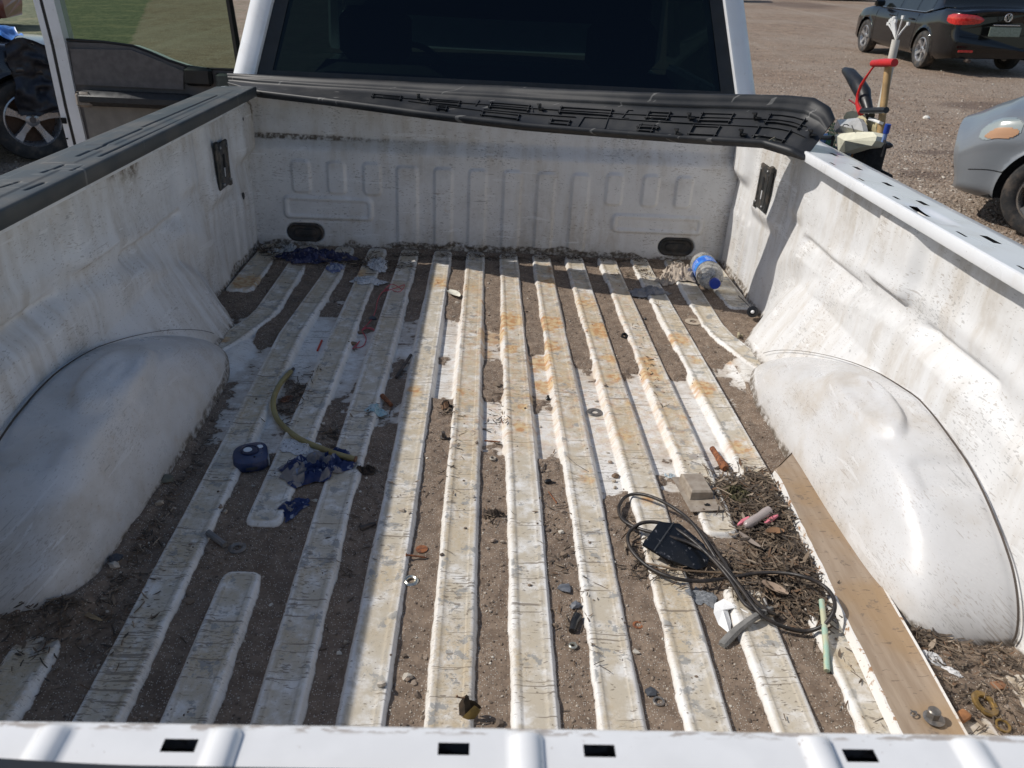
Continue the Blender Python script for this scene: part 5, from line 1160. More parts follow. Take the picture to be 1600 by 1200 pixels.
# bolt on the plank
p = px(1456, 1122, PH); bt = bthing('hex_bolt', 'dark hex bolt with washer standing on the near end of the plank', 'bolt', tuple(p))
MB().prism([(.0085*math.cos(PI*k/3), .0085*math.sin(PI*k/3)) for k in range(6)], .0035, .0135).obj('bolt_head', steel, bt)
MB().lathe([(.0085, .0135), (.007, .0150), (0, .0155)], 12).obj('head_top', steel, bt, True)
MB().lathe([(.003, 0), (.0135, 0), (.014, .0012), (.010, .0030), (.003, .0035)], 24, c=(.002, -.001, 0)).obj('flange', steel, bt, True)
rod('hose_clip', 'tiny wire eyelet lying on the plank beside the hex bolt', 'eyelet', [px(1428+5*math.cos(a), 1115+4*math.sin(a), PH+.001) for a in np.linspace(0, 2*PI, 14)]+[px(1422, 1109, PH+.001)], .0009, steel, 5)
# rusty threaded stub by the plank
a, b = on(1112, 705, .007), on(1133, 737, .007); m = MB(); ax = b-a; m.tube([a*0, ax*.45, ax*.5, ax*.55, ax*.9, ax], [.006, .0062, .0075, .0072, .0095, .007], 14); tag(in_bed(m.obj('rusty_bolt', rusty, None, True), a), 'rusty bolt stub pointing at the leaf heap, beside the plank', 'bolt')
# tubes and sticks
dk = simple('dirty dark bar', (.06, .05, .045), .7, dirt=.5, sc=60)
rod('steel_pin', 'rounded grey bar lying in the shade beside the sunken washer', 'pin', [on(326, 838, .005), on(352, 856, .005)], [.0055, .0055], simple('grey bar', (.16, .16, .16), .6, dirt=.5, sc=50))
rod('dark_pencil', 'thin dark rod leaning on the shaded side of the sunlit rib, upper middle', 'rod', [on(619, 593, .004), on(642, 558, .006)], [.004, .004], dk)
rod('rusty_tube', 'short rusty tube lying beside the pale blue paint chip', 'tube', [on(597, 625, .006), on(612, 637, .005)], [.006, .0045], rusty)
rod('dark_stick', 'short dark stick in the shaded valley left of the sunlit ribs', 'stick', [on(563, 829, .004), on(587, 820, .004)], [.0045, .003], dk)
rod('bolt_end', 'short black threaded stub lying in the sunny valley', 'bolt', [on(893, 990, .005), on(897, 975, .005), on(902, 966, .004)], [.005, .0062, .0075], M_black)
rod('small_twig', 'thin dark twig in the valley right of the middle rib', 'twig', [on(846, 740, .002), on(852, 727, .002)], [.0016, .0013], dk, 6)
rod('small_twig', 'rusty nail lying in the valley above the grey stone', 'nail', [on(857, 769, .001), on(870, 787, .001)], [.0012, .0012], rusty, 6)
rod('small_twig', 'red brown splinter lying across a valley beside the middle rib', 'splinter', [on(757, 689, .001), on(782, 691, .001)], [.0016, .0012], rusty, 6)
rod('wire', 'thin bent wire lying across a rib right of the middle', 'wire', pline([(885, 711, .001), (900, 725, .001), (920, 737, .001)]), .0007, steel, 5)
rod('wire', 'thin straight dark wire leaning on the side of a middle rib', 'wire', [on(783, 655, .001), on(786, 664, .001)], .001, rusty, 5)
ylw = NT('yellowed rubber hose'); v_ = ylw.coord('Object'); ylw.set(color=ylw.mix(ylw.mapr(ylw.noise(v_, 14, 4), .35, .65), (.30, .27, .12), (.24, .19, .07)), rough=.5); ylw = ylw.m
hp = pline([(454, 581, .007), (437, 601, .007), (427, 626, .008), (431, 650, .008), (446, 669, .007), (470, 687, .007), (500, 700, .008), (530, 711, .009), (556, 718, .009)])
hs = bthing('hose', 'curved length of yellowed rubber hose lying in the shade', 'hose', tuple(hp[0])); MB().tube([p-hp[0] for p in hp], .0062, 12).obj('hose_body', ylw, hs, True)
MB().tube([hp[-1]-hp[0]-(hp[-1]-hp[-2])*.6, hp[-1]-hp[0]+(hp[-1]-hp[-2])*.15], .0068, 12).obj('hose_end', simple('brown hose end', (.14, .07, .03), .6), hs, True)
MB().tube([hp[0]-hp[0]-(hp[1]-hp[0])*2.4, hp[0]-hp[0]-(hp[1]-hp[0])*.0], .004, 8).obj('hose_insert', dk, hs, True)
cord = simple('black rubber cable', (.016, .013, .012), .5, var=.3, sc=60, dirt=.12)
cp_ = [(1120, 905, .030), (1050, 822, .026), (1100, 865, .0)]
loop = [(1120, 1200), ]
path = [(1140, 800, .02), (1085, 785, .014), (1025, 773, .010), (985, 771, .008), (969, 785, .006), (972, 812, .006), (1005, 833, .008), (1060, 843, .014), (1100, 868, .02), (1150, 915, .018), (1190, 950, .014), (1225, 982, .008), (1262, 988, .006), (1290, 978, .006), (1303, 955, .010), (1302, 930, .022), (1285, 912, .030), (1250, 899, .024), (1205, 894, .02), (1160, 900, .016), (1100, 906, .010), (1050, 900, .008), (1005, 880, .006), (982, 850, .006), (985, 828, .010), (1010, 815, .014), (1050, 820, .018), (1090, 845, .020)]
path = [(1128, 888, .012), (1106, 852, .020), (1084, 820, .022), (1062, 800, .020), (1030, 781, .014), (1000, 772, .008), (978, 776, .006), (967, 793, .006), (973, 812, .008), (998, 826, .012), (1035, 836, .018), (1080, 850, .024), (1120, 876, .026), (1152, 912, .022), (1180, 950, .014), (1200, 968, .008), (1232, 982, .006), (1262, 986, .006), (1288, 976, .014), (1303, 955, .030), (1302, 934, .032), (1286, 915, .032), (1255, 901, .030), (1220, 895, .022), (1180, 896, .018), (1140, 903, .014), (1090, 908, .010), (1045, 901, .008), (1008, 882, .006), (984, 855, .006), (983, 832, .010), (1004, 817, .016), (1035, 818, .022), (1068, 834, .026), (1105, 865, .026), (1140, 905, .022), (1165, 945, .012), (1195, 958, .008)]
cpp = pline(path, .0035, 5); cb = rod('cable', 'black rubber cable lying in a tangled figure of eight over the leaf heap', 'cable', cpp, .0033, cord, 10)
rod('cable', 'second strand of dark cable running under the loops towards the curved grey strip', 'cable', pline([(1100, 840, .010), (1125, 870, .012), (1145, 900, .008), (1170, 930, .006), (1200, 955, .006), (1215, 962, .004)], .003), .0033, cord, 8)
rod('twig', 'long brown twig lying under the loops of the black cable', 'twig', pline([(1010, 880, .006), (1060, 890, .008), (1110, 894, .008), (1165, 896, .006)], .002), .0016, simple('dry twig', (.20, .14, .09), .8), 6)
p0 = pline([(1128, 1008, .004), (1150, 985, .009), (1180, 963, .013), (1206, 950, .014)], 0, 6)
m = MB(); V = []
for i, p in enumerate(p0):
    t_ = (p0[min(i+1, len(p0)-1)]-p0[max(i-1, 0)]); t_ /= np.linalg.norm(t_); s_ = np.cross(t_, (0, 0, 1)); w = .0075*(1-.45*(i/(len(p0)-1))**2)*(1 if 0 < i else .8); q = p-p0[0]
    V += [q-s_*w, q-s_*w*.4+np.array([0, 0, .003]), q+s_*w*.5+np.array([0, 0, .0035]), q+s_*w, q+s_*w+np.array([0, 0, -.003]), q-s_*w+np.array([0, 0, -.003])]
n_ = len(p0); m.add(V, [(i*6+j, i*6+(j+1) % 6, i*6+6+(j+1) % 6, i*6+6+j) for i in range(n_-1) for j in range(6)]+[tuple(range(5, -1, -1)), tuple(range(6*n_-6, 6*n_))])
tag(in_bed(m.obj('rubber_strip', simple('weathered grey rubber', (.17, .165, .155), .8, var=.2, sc=80, bump=.001), None, True), p0[0]), 'curved weathered grey rubber strip bridging two ribs', 'rubber strip')
gt = NT('pale green plastic tube'); v_ = gt.coord('Object'); gt.set(color=gt.mix(gt.mapr(gt.noise(v_, 40, 4), .4, .6), (.34, .50, .40), (.50, .50, .34)), rough=.35); gt = gt.m
rod('plastic_tube', 'short pale green plastic tube standing in the dirt under the cable', 'tube', [on(1279, 955, .022), on(1284, 985, .016), on(1287, 1020, .010), on(1291, 1052, .005)], .0045, gt, 10)
rod('string', 'tangled pink string trailing over the shaded floor near the bulkhead', 'string', pline([(628, 452, .003), (612, 444, .003), (600, 455, .003), (618, 450, .004), (632, 445, .003), (624, 456, .003), (606, 452, .003), (596, 458, .002), (590, 470, .001), (587, 485, .001), (580, 500, .001), (566, 515, .001), (572, 512, .002), (585, 516, .002), (578, 512, .002), (566, 517, .001), (572, 528, .001), (568, 540, .001), (556, 543, .002), (562, 533, .002), (551, 545, .001)], .001, 5), .0012, simple('pink string', (.55, .09, .11), .7), 5)
rod('red_clip', 'small red plastic strip lying on the shaded floor beside a rib', 'plastic strip', [on(496, 549, .002), on(503, 533, .002)], .0028, simple('red plastic', (.55, .06, .03), .5), 6)

# crumpled things
def blob_cloth(name, label, cat, u, v, rx_, ry_, rot, hgt, mat, seed, sc=5, n=46, rag=.5, zoff=.001):
    """a crumpled patch with a ragged outline, draped over the ribs beneath it"""
    c = on(u, v); na = n*2; R_ = np.linspace(0, 1, n)[:, None]; A = np.linspace(0, 2*PI, na, endpoint=False)[None]
    out = 1+rag*(2*fbm(np.cos(A)*1.3+seed, np.sin(A)*1.3, 1.4, 4, seed)-1)+.10*(fbm(np.cos(A)*3+seed, np.sin(A)*3, 2.5, 3, seed+3)-.5)
    x = R_*out*np.cos(A)*rx_; y = R_*out*np.sin(A)*ry_; wx = (fbm(x/rx_+5, y/ry_+seed, 1.6, 3, seed)-.5)*rx_*.5; wy = (fbm(x/rx_+9, y/ry_+seed, 1.6, 3, seed+7)-.5)*ry_*.5
    x2 = x+wx; y2 = y+wy; X = c[0]+x2*math.cos(rot)-y2*math.sin(rot); Y = c[1]+x2*math.sin(rot)+y2*math.cos(rot)
    f1 = 1-np.abs(2*fbm(x/rx_+seed, y/ry_, sc*.45, 3, seed+1)-1); f2 = 1-np.abs(2*fbm(x/rx_, y/ry_+seed, sc*1.1, 3, seed+2)-1)
    h = hgt*(.12+.9*np.clip(f1, 0, 1)**4+.35*f2**3)*(1-R_**3*.85); h = h-h.min()*.6
    Zf = floor_zs(X, Y); Zs = np.maximum(Zf, Zf.mean()*.4+Zf*.6); Z = Zs+h+zoff
    P = np.stack([X-c[0], Y-c[1], Z-c[2]], -1); uv = np.stack([x*1.0+seed, y*1.0], -1)
    o = grid(name, P, mat, uv=np.concatenate([uv], 0), wrap=True, flip=False); in_bed(o, c); return tag(o, label, cat)
def cloth_mat(name, c1, c2, sc=60, thr=.5, col3=None, rough=.9, dirt=.3, soft=.02):
    t = NT(name); v = t.coord('UV'); n = t.noise(v, sc, 3, .6); c = t.mix(t.mapr(n, thr-soft, thr+soft), c1, c2)
    if col3: c = t.mix(t.mapr(t.noise(v, sc*3.5, 3), .60, .64), c, col3)
    c = t.mix(t.mapr(t.noise(v, 28, 5, .7), .5, .7, 0, dirt), c, (.14, .10, .07)); t.set(color=c, rough=rough, normal=t.bump(t.noise(v, 260, 4), .001, .6)); return t.m
M_camo = cloth_mat('navy and grey printed cloth', (.014, .030, .105), (.24, .225, .22), 24, .52, (.22, .26, .36))
M_navy = cloth_mat('dirty navy cloth', (.012, .015, .055), (.05, .055, .12), 40, .52, (.2, .2, .24), dirt=.5)
M_white = cloth_mat('dirty white rag', (.62, .62, .62), (.52, .52, .52), 60, .5, (.10, .09, .08), dirt=.35)
M_tan = cloth_mat('tan work glove', (.50, .42, .34), (.40, .34, .28), 30, .5, dirt=.35)
M_grey = cloth_mat('grey rag', (.27, .27, .28), (.21, .21, .22), 30, .5, dirt=.3)
blob_cloth('cloth', 'crumpled navy and grey printed cloth lying under the end of the yellow hose', 'cloth', 497, 735, .068, .050, .55, .022, M_camo, 11, 6)
blob_cloth('cloth', 'navy tail of printed cloth hanging towards the cut off rib', 'cloth', 460, 795, .020, .036, -.5, .010, M_camo, 25, 4, 30)
blob_cloth('paper_towel', 'flattened white tissue stuck to the rib beside the blue tape measure', 'tissue', 470, 697, .040, .032, .4, .004, M_white, 31, 6, 34)
blob_cloth('cloth', 'dark navy rag heaped in the front left corner of the bed', 'cloth', 488, 402, .125, .065, .05, .024, M_navy, 41, 6)
blob_cloth('cloth', 'blue white cloth scrap at the right end of the dark navy rag', 'cloth', 524, 420, .030, .045, .2, .010, cloth_mat('blue white cloth', (.16, .18, .30), (.4, .42, .48), 50, .5), 42, 6, 30)
blob_cloth('tissue', 'crumpled white tissue with dark specks near the bulkhead, farther of two', 'tissue', 590, 414, .036, .065, .1, .014, M_white, 51, 6, 34)
blob_cloth('tissue', 'crumpled white tissue strip with dark specks above the pink string, nearer of two', 'tissue', 575, 440, .055, .030, -.06, .012, M_white, 52, 7, 34)
blob_cloth('tissue', 'white scrap in the front left corner below the drain plug', 'tissue', 452, 391, .022, .03, .1, .012, M_white, 53, 5, 24)
blob_cloth('tissue', 'narrow pale scrap lying in the front left corner by the wall foot', 'tissue', 428, 394, .028, .02, -.5, .010, M_white, 54, 5, 24)
blob_cloth('glove', 'crumpled tan work glove lying left of the plastic bottle', 'glove', 1064, 432, .055, .075, .3, .035, M_tan, 61, 5)
blob_cloth('glove', 'tan cuff of cloth bunched beside the grey rag', 'glove', 1040, 440, .030, .05, -.3, .022, M_tan, 62, 6, 34)
blob_cloth('rag', 'flat grey rag with pale edges lying across ribs near the bottle', 'rag', 1012, 455, .062, .042, .1, .014, M_grey, 63, 3.5)
blob_cloth('paint_flake', 'pale blue paint flake lying on the shaded rib beside the rusty tube', 'flake', 588, 641, .022, .024, .5, .003, cloth_mat('pale blue flake', (.30, .46, .50), (.42, .52, .54), 80, .5, (.1, .1, .1)), 71, 5, 24)
blob_cloth('paint_flake', 'grey flaking patch of old paint beside the white paper scrap', 'flake', 1098, 932, .024, .022, -.4, .002, cloth_mat('grey flake', (.17, .18, .19), (.24, .25, .26), 120, .5, (.07, .07, .07)), 72, 5, 24)
blob_cloth('paint_flake', 'pale bluish chip in the valley above the tan blister pack', 'flake', 1046, 744, .010, .008, 0, .003, cloth_mat('bluish chip', (.35, .42, .46), (.5, .55, .57), 80, .5), 73, 5, 18)
blob_cloth('moss', 'clump of dark moss in the leaf heap beside the blister pack', 'moss', 1150, 775, .024, .030, .5, .016, cloth_mat('dark moss', (.03, .03, .012), (.08, .07, .03), 200, .5), 74, 9, 34)
blob_cloth('dirt_clod', 'dark crumbly clod lying in the valley beside the middle rib', 'clod', 772, 804, .018, .010, .1, .012, cloth_mat('dark clod', (.045, .032, .024), (.08, .06, .045), 200, .5), 75, 8, 24)
blob_cloth('dirt_clod', 'lump of dark mud and leaves under the hose end', 'clod', 572, 738, .018, .012, .1, .012, cloth_mat('dark mud', (.035, .026, .02), (.07, .05, .035), 200, .5), 76, 8, 24)
blob_cloth('leaf', 'curled brown and black leaf beside the rib in the sun, left of the middle', 'leaf', 697, 636, .013, .016, .1, .014, cloth_mat('brown black leaf', (.02, .015, .012), (.24, .14, .08), 60, .5), 77, 5, 24)
blob_cloth('leaf', 'brown leaf curled inside the hose bend on the shaded floor', 'leaf', 449, 625, .016, .014, .1, .008, cloth_mat('russet leaf', (.16, .07, .04), (.24, .12, .07), 60, .5), 78, 4, 24)
blob_cloth('tissue', 'dirty white strip in the straw behind the plank, near the wheelhouse foot', 'tissue', 1450, 1030, .018, .012, -.7, .008, M_white, 79, 5, 24)
blob_cloth('tissue', 'thin white scrap right of the plank, nearer the brass ring', 'tissue', 1488, 1050, .014, .005, -.8, .004, M_white, 80, 5, 20)
blob_cloth('plastic_scrap', 'crushed black plastic scrap in the leaf heap beside the plank', 'plastic scrap', 1203, 866, .012, .010, .1, .012, M_black, 81, 6, 24)
# white leaf-like peel and dark curled leaf
def leafy(name, label, cat, u, v, L_, w, rot, mat, lift=.002, curl=.2):
    c = on(u, v); m = MB(); V = []; n = 9
    for i in range(n):
        t = i/(n-1); ww = w*math.sin(PI*(.08+.86*t))**.8
        for s_ in (-1, -.5, 0, .5, 1): V.append(((t-.5)*L_, s_*ww, lift+abs(s_)**1.5*ww*curl*2+(t-.5)**2*L_*curl*1.2))
    V = [(x*math.cos(rot)-y*math.sin(rot), x*math.sin(rot)+y*math.cos(rot), z) for x, y, z in V]
    m.add(V, [(i*5+j, i*5+j+1, i*5+6+j, i*5+5+j) for i in range(n-1) for j in range(4)]); return tag(in_bed(m.obj(name, mat, None, True), c), label, cat)
leafy('peel', 'pale cream leaf shaped peel lying in the dirt near the front, in the sun', 'peel', 709, 463, .062, .016, -.95, simple('cream peel', (.66, .64, .54), .6), .003, .25)
dl = bthing('curled_leaf', 'curled dark brown leaf standing behind the tailgate beside a rib', 'leaf', tuple(on(727, 1112)))
lm = simple('dark dry leaf', (.035, .022, .012), .7, var=.6, sc=60); lm2 = simple('yellow brown leaf', (.13, .085, .02), .7, var=.4, sc=60)
def leaf_patch(pts, mat):
    V = []; n = len(pts[0])
    for r_ in pts: V += r_
    MB().add(V, [(i*n+j, i*n+j+1, (i+1)*n+j+1, (i+1)*n+j) for i in range(len(pts)-1) for j in range(n-1)]).obj('leaf_fold', mat, dl, True)
leaf_patch([[(-.008, -.006, .0), (-.009, .002, .012), (-.004, .004, .022)], [(0, -.009, .001), (-.001, -.004, .016), (.001, .002, .030)], [(.009, -.007, .001), (.007, -.003, .014), (.004, .003, .026)]], lm)
leaf_patch([[(-.004, -.010, .001), (.004, -.008, .010), (.012, -.003, .016)], [(.004, -.013, .0), (.011, -.010, .008), (.017, -.004, .012)], [(.012, -.012, .0), (.017, -.008, .004), (.021, -.002, .006)]], lm2)
leaf_patch([[(.002, .0, .024), (.005, .002, .010), (.006, .004, 0)], [(.012, .002, .018), (.014, .004, .008), (.015, .005, 0)], [(.020, .003, .008), (.021, .004, .004), (.022, .005, 0)]], lm)
MB().tube([(-.001, .0, .027), (-.006, .0, .026), (-.010, .0, .027), (-.012, .0, .029)], [.0016, .0012, .001, .002], 5).obj('stalk', simple('stalk brown', (.10, .05, .02), .7), dl)
leafy('bark_chip', 'curved tan peel of bark lying in the leaf heap under the right cable loop', 'bark', 1203, 907, .05, .006, .05, simple('tan bark', (.46, .34, .23), .7), .012, .3)
leafy('leaf', 'broad light brown leaf in the heap below the crossing cables', 'leaf', 1207, 933, .045, .010, -.7, simple('light leaf', (.30, .22, .16), .7), .012, .3)
leafy('leaf', 'long grey brown leaf lying in the heap right of the tan blister pack', 'leaf', 1168, 855, .05, .006, -1.0, simple('grey leaf', (.22, .18, .15), .7), .012, .3)
leafy('leaf', 'folded brown leaf in the heap beside the pink plastic vial', 'leaf', 1208, 843, .035, .009, .1, simple('warm leaf', (.30, .17, .09), .7), .014, .4)
leafy('splinter', 'tan wood splinter lying in the dirt at the rear of the left wheelhouse', 'splinter', 140, 964, .055, .004, -.45, simple('tan splinter', (.30, .21, .11), .7), .003, .1)
# stones named singly
def stone(label, u, v, r_, mat, flat=.6, seed=0):
    p = on(u, v); rs = np.random.default_rng(seed); V = IV*rs.uniform(.7, 1.2, (12, 1))*r_*np.array([1.25, 1, flat]); o = MB().add(V, [tuple(f) for f in IF]).obj('stone', mat, None); in_bed(o, (p[0], p[1], p[2]+r_*.3)); return tag(o, label, 'stone')
sg = simple('slate grey stone', (.12, .13, .15), .6, var=.3, sc=90); sw = simple('pale limestone', (.50, .45, .38), .9, var=.2, sc=80)
stone('flat slate grey chip in the valley left of the white paper scrap', 882, 921, .011, sg, .3, 1); stone('blue grey stone below the flat slate chip in the same valley', 899, 948, .009, sg, .7, 2)
stone('dark angular stone chip beside the small washer near the tailgate', 1017, 1082, .009, simple('dark stone', (.06, .065, .075), .5), .6, 3); stone('pale stone in the sunny dirt near the curled leaf', 637, 1059, .0068, sw, .9, 4)
stone('dark stone lying against the rear foot of the left wheelhouse', 181, 875, .011, simple('dark stone', (.06, .065, .075), .5), .8, 5); stone('pale stone just behind the dark stone at the left wheelhouse foot', 179, 885, .008, sw, .8, 6)
stone('long greenish grey stone against the middle of the left wheelhouse foot', 258, 752, .014, simple('greenish stone', (.13, .13, .10), .8), .5, 7); stone('brown stone in the valley above the black cable loop', 961, 745, .008, simple('brown stone', (.17, .11, .07), .8), .8, 8)
stone('small dark stone in the valley right of the top of the rusted ribs', 1008, 527-28, .005, M_black, .8, 9); stone('rounded brown stone at the end of the pink string', 551, 541, .010, simple('brown stone', (.10, .08, .06), .8), .6, 10)
stone('dark pebble beside the pink string, nearest the bulkhead', 582, 500, .010, simple('dark stone', (.06, .065, .075), .5), .6, 11); stone('flat dark pebble in the loop of the pink string', 562, 521, .010, simple('brown stone', (.10, .08, .06), .8), .4, 12)
def blackbits():
    p = on(975, 526); bt = bthing('rubber_grommet', 'small black rubber grommet on the side of a rusted rib', 'grommet', tuple(p)); MB().lathe([(.004, 0), (.009, 0), (.0095, .006), (.008, .010), (.005, .010), (.0045, .002)], 16, Matrix.Rotation(.7, 3, 'X')).obj('ring', M_black, bt, True)
    p = on(693, 685); bt = bthing('bolt_stub', 'small dark bolt stub standing in the valley left of the middle', 'bolt', tuple(p)); MB().lathe([(.007, 0), (.007, .006), (.004, .007), (.004, .020), (.0035, .021), (0, .021)], 12, Matrix.Rotation(.35, 3, 'X')).obj('stub', dk, bt, True); MB().tube([(.0, 0, .003), (.010, -.006, .004), (.014, -.004, .005)], .002, 6).obj('spur', dk, bt)
    p = on(856, 624); bt = bthing('bolt_stub', 'tiny black stub on the rusty side of a rib, upper middle', 'bolt', tuple(p)); MB().lathe([(.005, 0), (.006, .003), (.003, .006), (.003, .010), (0, .011)], 10).obj('stub', M_black, bt, True)
    p = on(856, 755); bt = bthing('bolt_stub', 'small black plastic clip lying in the sunny valley', 'clip', tuple(p)); MB().box((0, 0, .004), (.014, .008, .008), rz=.4, bev=.002).obj('clip_body', M_black, bt, True); MB().tube([(.004, 0, .004), (.016, -.003, .003)], .0015, 5).obj('spur', M_black, bt)
    # lamp socket against the right wall with its wire
    p = px(1176, 487, .016); R_ = Matrix.Rotation(1.25, 3, 'X') @ Matrix.Rotation(-.35, 3, 'Y')
    bt = bthing('lamp_socket', 'black lamp socket on a wire at the foot of the right wall below the bottle', 'socket', tuple(p))
    MB().lathe([(0, -.016), (.012, -.016), (.014, -.010), (.014, -.002), (.017, -.001), (.017, .005), (.014, .006), (.015, .014), (.009, .015), (.008, .006), (0, .006)], 22, R_).obj('socket_body', M_black, bt, True)
    c = R_ @ Vector((0, 0, .010)); MB().lathe([(0, .008), (.004, .0065), (.006, .002), (.005, 0)], 12, R_, c).obj('contact', simple('white ceramic', (.8, .8, .8), .3), bt, True)
    MB().tube([(0, .012, .004), (-.012, .05, .012), (-.018, .10, .012)], .0012, 5).obj('wire', M_rubber, bt)
blackbits()
# tan plastic clip and offcuts
p = on(1153, 527); m = MB(); m.box((0, 0, .006), (.006, .022, .012), rz=-.3, bev=.001); m.box((.008, .004, .004), (.012, .005, .006), rz=-.3); tag(in_bed(m.obj('clip', simple('beige plastic', (.42, .36, .24), .6), None, True), p), 'small beige plastic clip in the dirt beside the bent rib on the right', 'clip')
p = on(1028, 478); m = MB()
for a in range(6): m.tube([(0, 0, .002), (.018*math.cos(a*1.05+.3), .016*math.sin(a*1.05+.3), .006+.006*(a % 2))], [.0014, .0006], 5)
tag(in_bed(m.obj('dry_sprig', simple('straw', (.35, .26, .16), .8)), p), 'small dry sprig lying on a rib below the grey rag', 'sprig')
p = on(1500, 1125); tag(in_bed(MB().box((0, 0, .006), (.026, .014, .010), rz=.5, bev=.002).obj('wood_chip', simple('burnt orange wood chip', (.30, .13, .05), .8, var=.3, sc=60), None, True), p), 'orange brown wood chip between the plank and the brass ring', 'wood chip')
p = on(1560, 1073); tag(in_bed(MB().box((0, 0, .003), (.020, .014, .004), rz=.2, bev=.001).obj('wood_chip', simple('rust brown chip', (.25, .12, .06), .8), None, True), p), 'flat rust brown chip above the brass ring at the right edge', 'wood chip')
# white crumpled paper
def paper():
    c = on(1133, 965); pp = [(1116, 944), (1130, 940), (1150, 950), (1136, 958), (1142, 975), (1140, 996), (1122, 978), (1114, 962)]
    V = [(*(on(1128, 960)-c)[:2], .009)]
    for i, q in enumerate(pp): w = on(*q)-c; V.append((w[0], w[1], max(w[2], 0)+(.006 if i % 2 else .001)))
    V2 = [(*(on(1142, 948)-c)[:2], .012), (*(on(1152, 958)-c)[:2], .004), (*(on(1170, 958)-c)[:2], .010), (*(on(1128, 943)-c)[:2], .010)]
    m = MB(); m.add(V, [(0, i+1, (i+1) % 8+1) for i in range(8)]); m.add(V2, [(0, 1, 2), (0, 3, 1)])
    tag(in_bed(m.obj('paper_scrap', simple('white paper', (.78, .78, .77), .7, var=.04)), c), 'bright white crumpled paper scrap beside the grey rubber strip', 'paper')
paper()
# tan blister pack
def blister():
    q = [on(*a) for a in ((1049, 757), (1096, 747), (1131, 800), (1078, 805))]; c = sum(q)/4; x = (q[3]-q[0]); y = (q[1]-q[0])
    ex = Vector(((q[1]+q[2]-q[0]-q[3])/2)); ey = Vector(((q[0]+q[1]-q[2]-q[3])/2)); a = math.atan2(ex.y, ex.x)
    t = NT('dusty clear plastic'); v = t.coord('Object'); t.set(color=t.mix(t.mapr(t.noise(v, 60, 4), .35, .65), (.36, .31, .25), (.27, .22, .17)), rough=.3, coat=.3)
    root = bthing('blister_pack', 'dusty tan blister pack with a raised box lying on the rib beside the leaf heap', 'blister pack', tuple(c+np.array([0, 0, .006])))
    W2, H2 = ex.length/2, ey.length/2; R_ = Matrix(((ex.normalized().x, ey.normalized().x, 0), (ex.normalized().y, ey.normalized().y, 0), (0, 0, 1)))
    def pt(x, y, z): v = ex*(x/2)+ey*(y/2); return (v.x, v.y, z)
    card = MB(); card.add([pt(-1, -1, 0), pt(1, -1, .004), pt(1, 1, 0), pt(-1, 1, 0), pt(-1, -1, .0015), pt(1, -1, .0055), pt(1, 1, .0015), pt(-1, 1, .0015)], [(3, 2, 1, 0), (4, 5, 6, 7), (0, 1, 5, 4), (1, 2, 6, 5), (2, 3, 7, 6), (3, 0, 4, 7)]).obj('card', t.m, root)
    b = MB(); x0, x1, y0, y1, h = -.66, .78, -.35, .82, .020
    V = [pt(x0, y0, .001), pt(x1, y0, .001), pt(x1, y1, .001), pt(x0, y1, .001), pt(x0+.04, y0+.03, h-.003), pt(x1-.04, y0+.03, h-.003), pt(x1-.04, y1-.03, h-.003), pt(x0+.04, y1-.03, h-.003), pt(x0+.12, y0+.10, h), pt(x1-.12, y0+.10, h), pt(x1-.12, y1-.10, h), pt(x0+.12, y1-.10, h)]
    b.add(V, [(0, 1, 5, 4), (1, 2, 6, 5), (2, 3, 7, 6), (3, 0, 4, 7), (4, 5, 9, 8), (5, 6, 10, 9), (6, 7, 11, 10), (7, 4, 8, 11), (8, 9, 10, 11)]).obj('raised_box', t.m, root)
    s_ = MB(); s_.add([pt(.0, -.74, .0045), pt(.32, -.76, .0052), pt(.36, -.66, .0050), pt(.22, -.60, .0046), pt(.10, -.66, .0045), pt(.0, -.64, .0043)], [(0, 1, 2, 3, 4, 5)]).obj('hanger_slot', M_dark, root)
blister()
# black rubber flap
def flap():
    pts = [(1004, 850, .030), (1030, 815, .034), (1062, 818, .030), (1100, 850, .018), (1109, 868, .012), (1104, 885, .006), (1088, 890, .006), (1040, 872, .020)]
    c = on(1060, 860); P = [px(u, v, c[2]+h)-c for u, v, h in pts]; n = len(P); m = MB(); th = np.array([0, 0, .004]); mid = sum(P)/n+np.array([0, 0, -.002])
    V = [p for p in P]+[p-th for p in P]+[mid]; m.add(V, [(2*n, i, (i+1) % n) for i in range(n)]+[(i, n+i, n+(i+1) % n, (i+1) % n) for i in range(n)]+[tuple(n+i for i in range(n-1, -1, -1))])
    t = NT('scuffed black flap'); v = t.coord('Object'); t.set(color=t.mix(t.mapr(t.noise(v, 120, 5, .7), .58, .70), (.006, .007, .009), (.16, .16, .17)), rough=.28)
    root = bthing('rubber_flap', 'black glossy rubber flap lying inside the loops of the black cable', 'rubber flap', tuple(c)); m.obj('flap_sheet', t.m, root)
    a, b = P[0]*.55+P[7]*.45, P[2]; MB().tube([P[0]+(P[7]-P[0])*.5+np.array([0, 0, .001]), P[1]+(P[2]-P[1])*.7+np.array([0, 0, .001])], .0012, 5).obj('crease', simple('scuff line', (.05, .055, .06), .4), root)
flap()
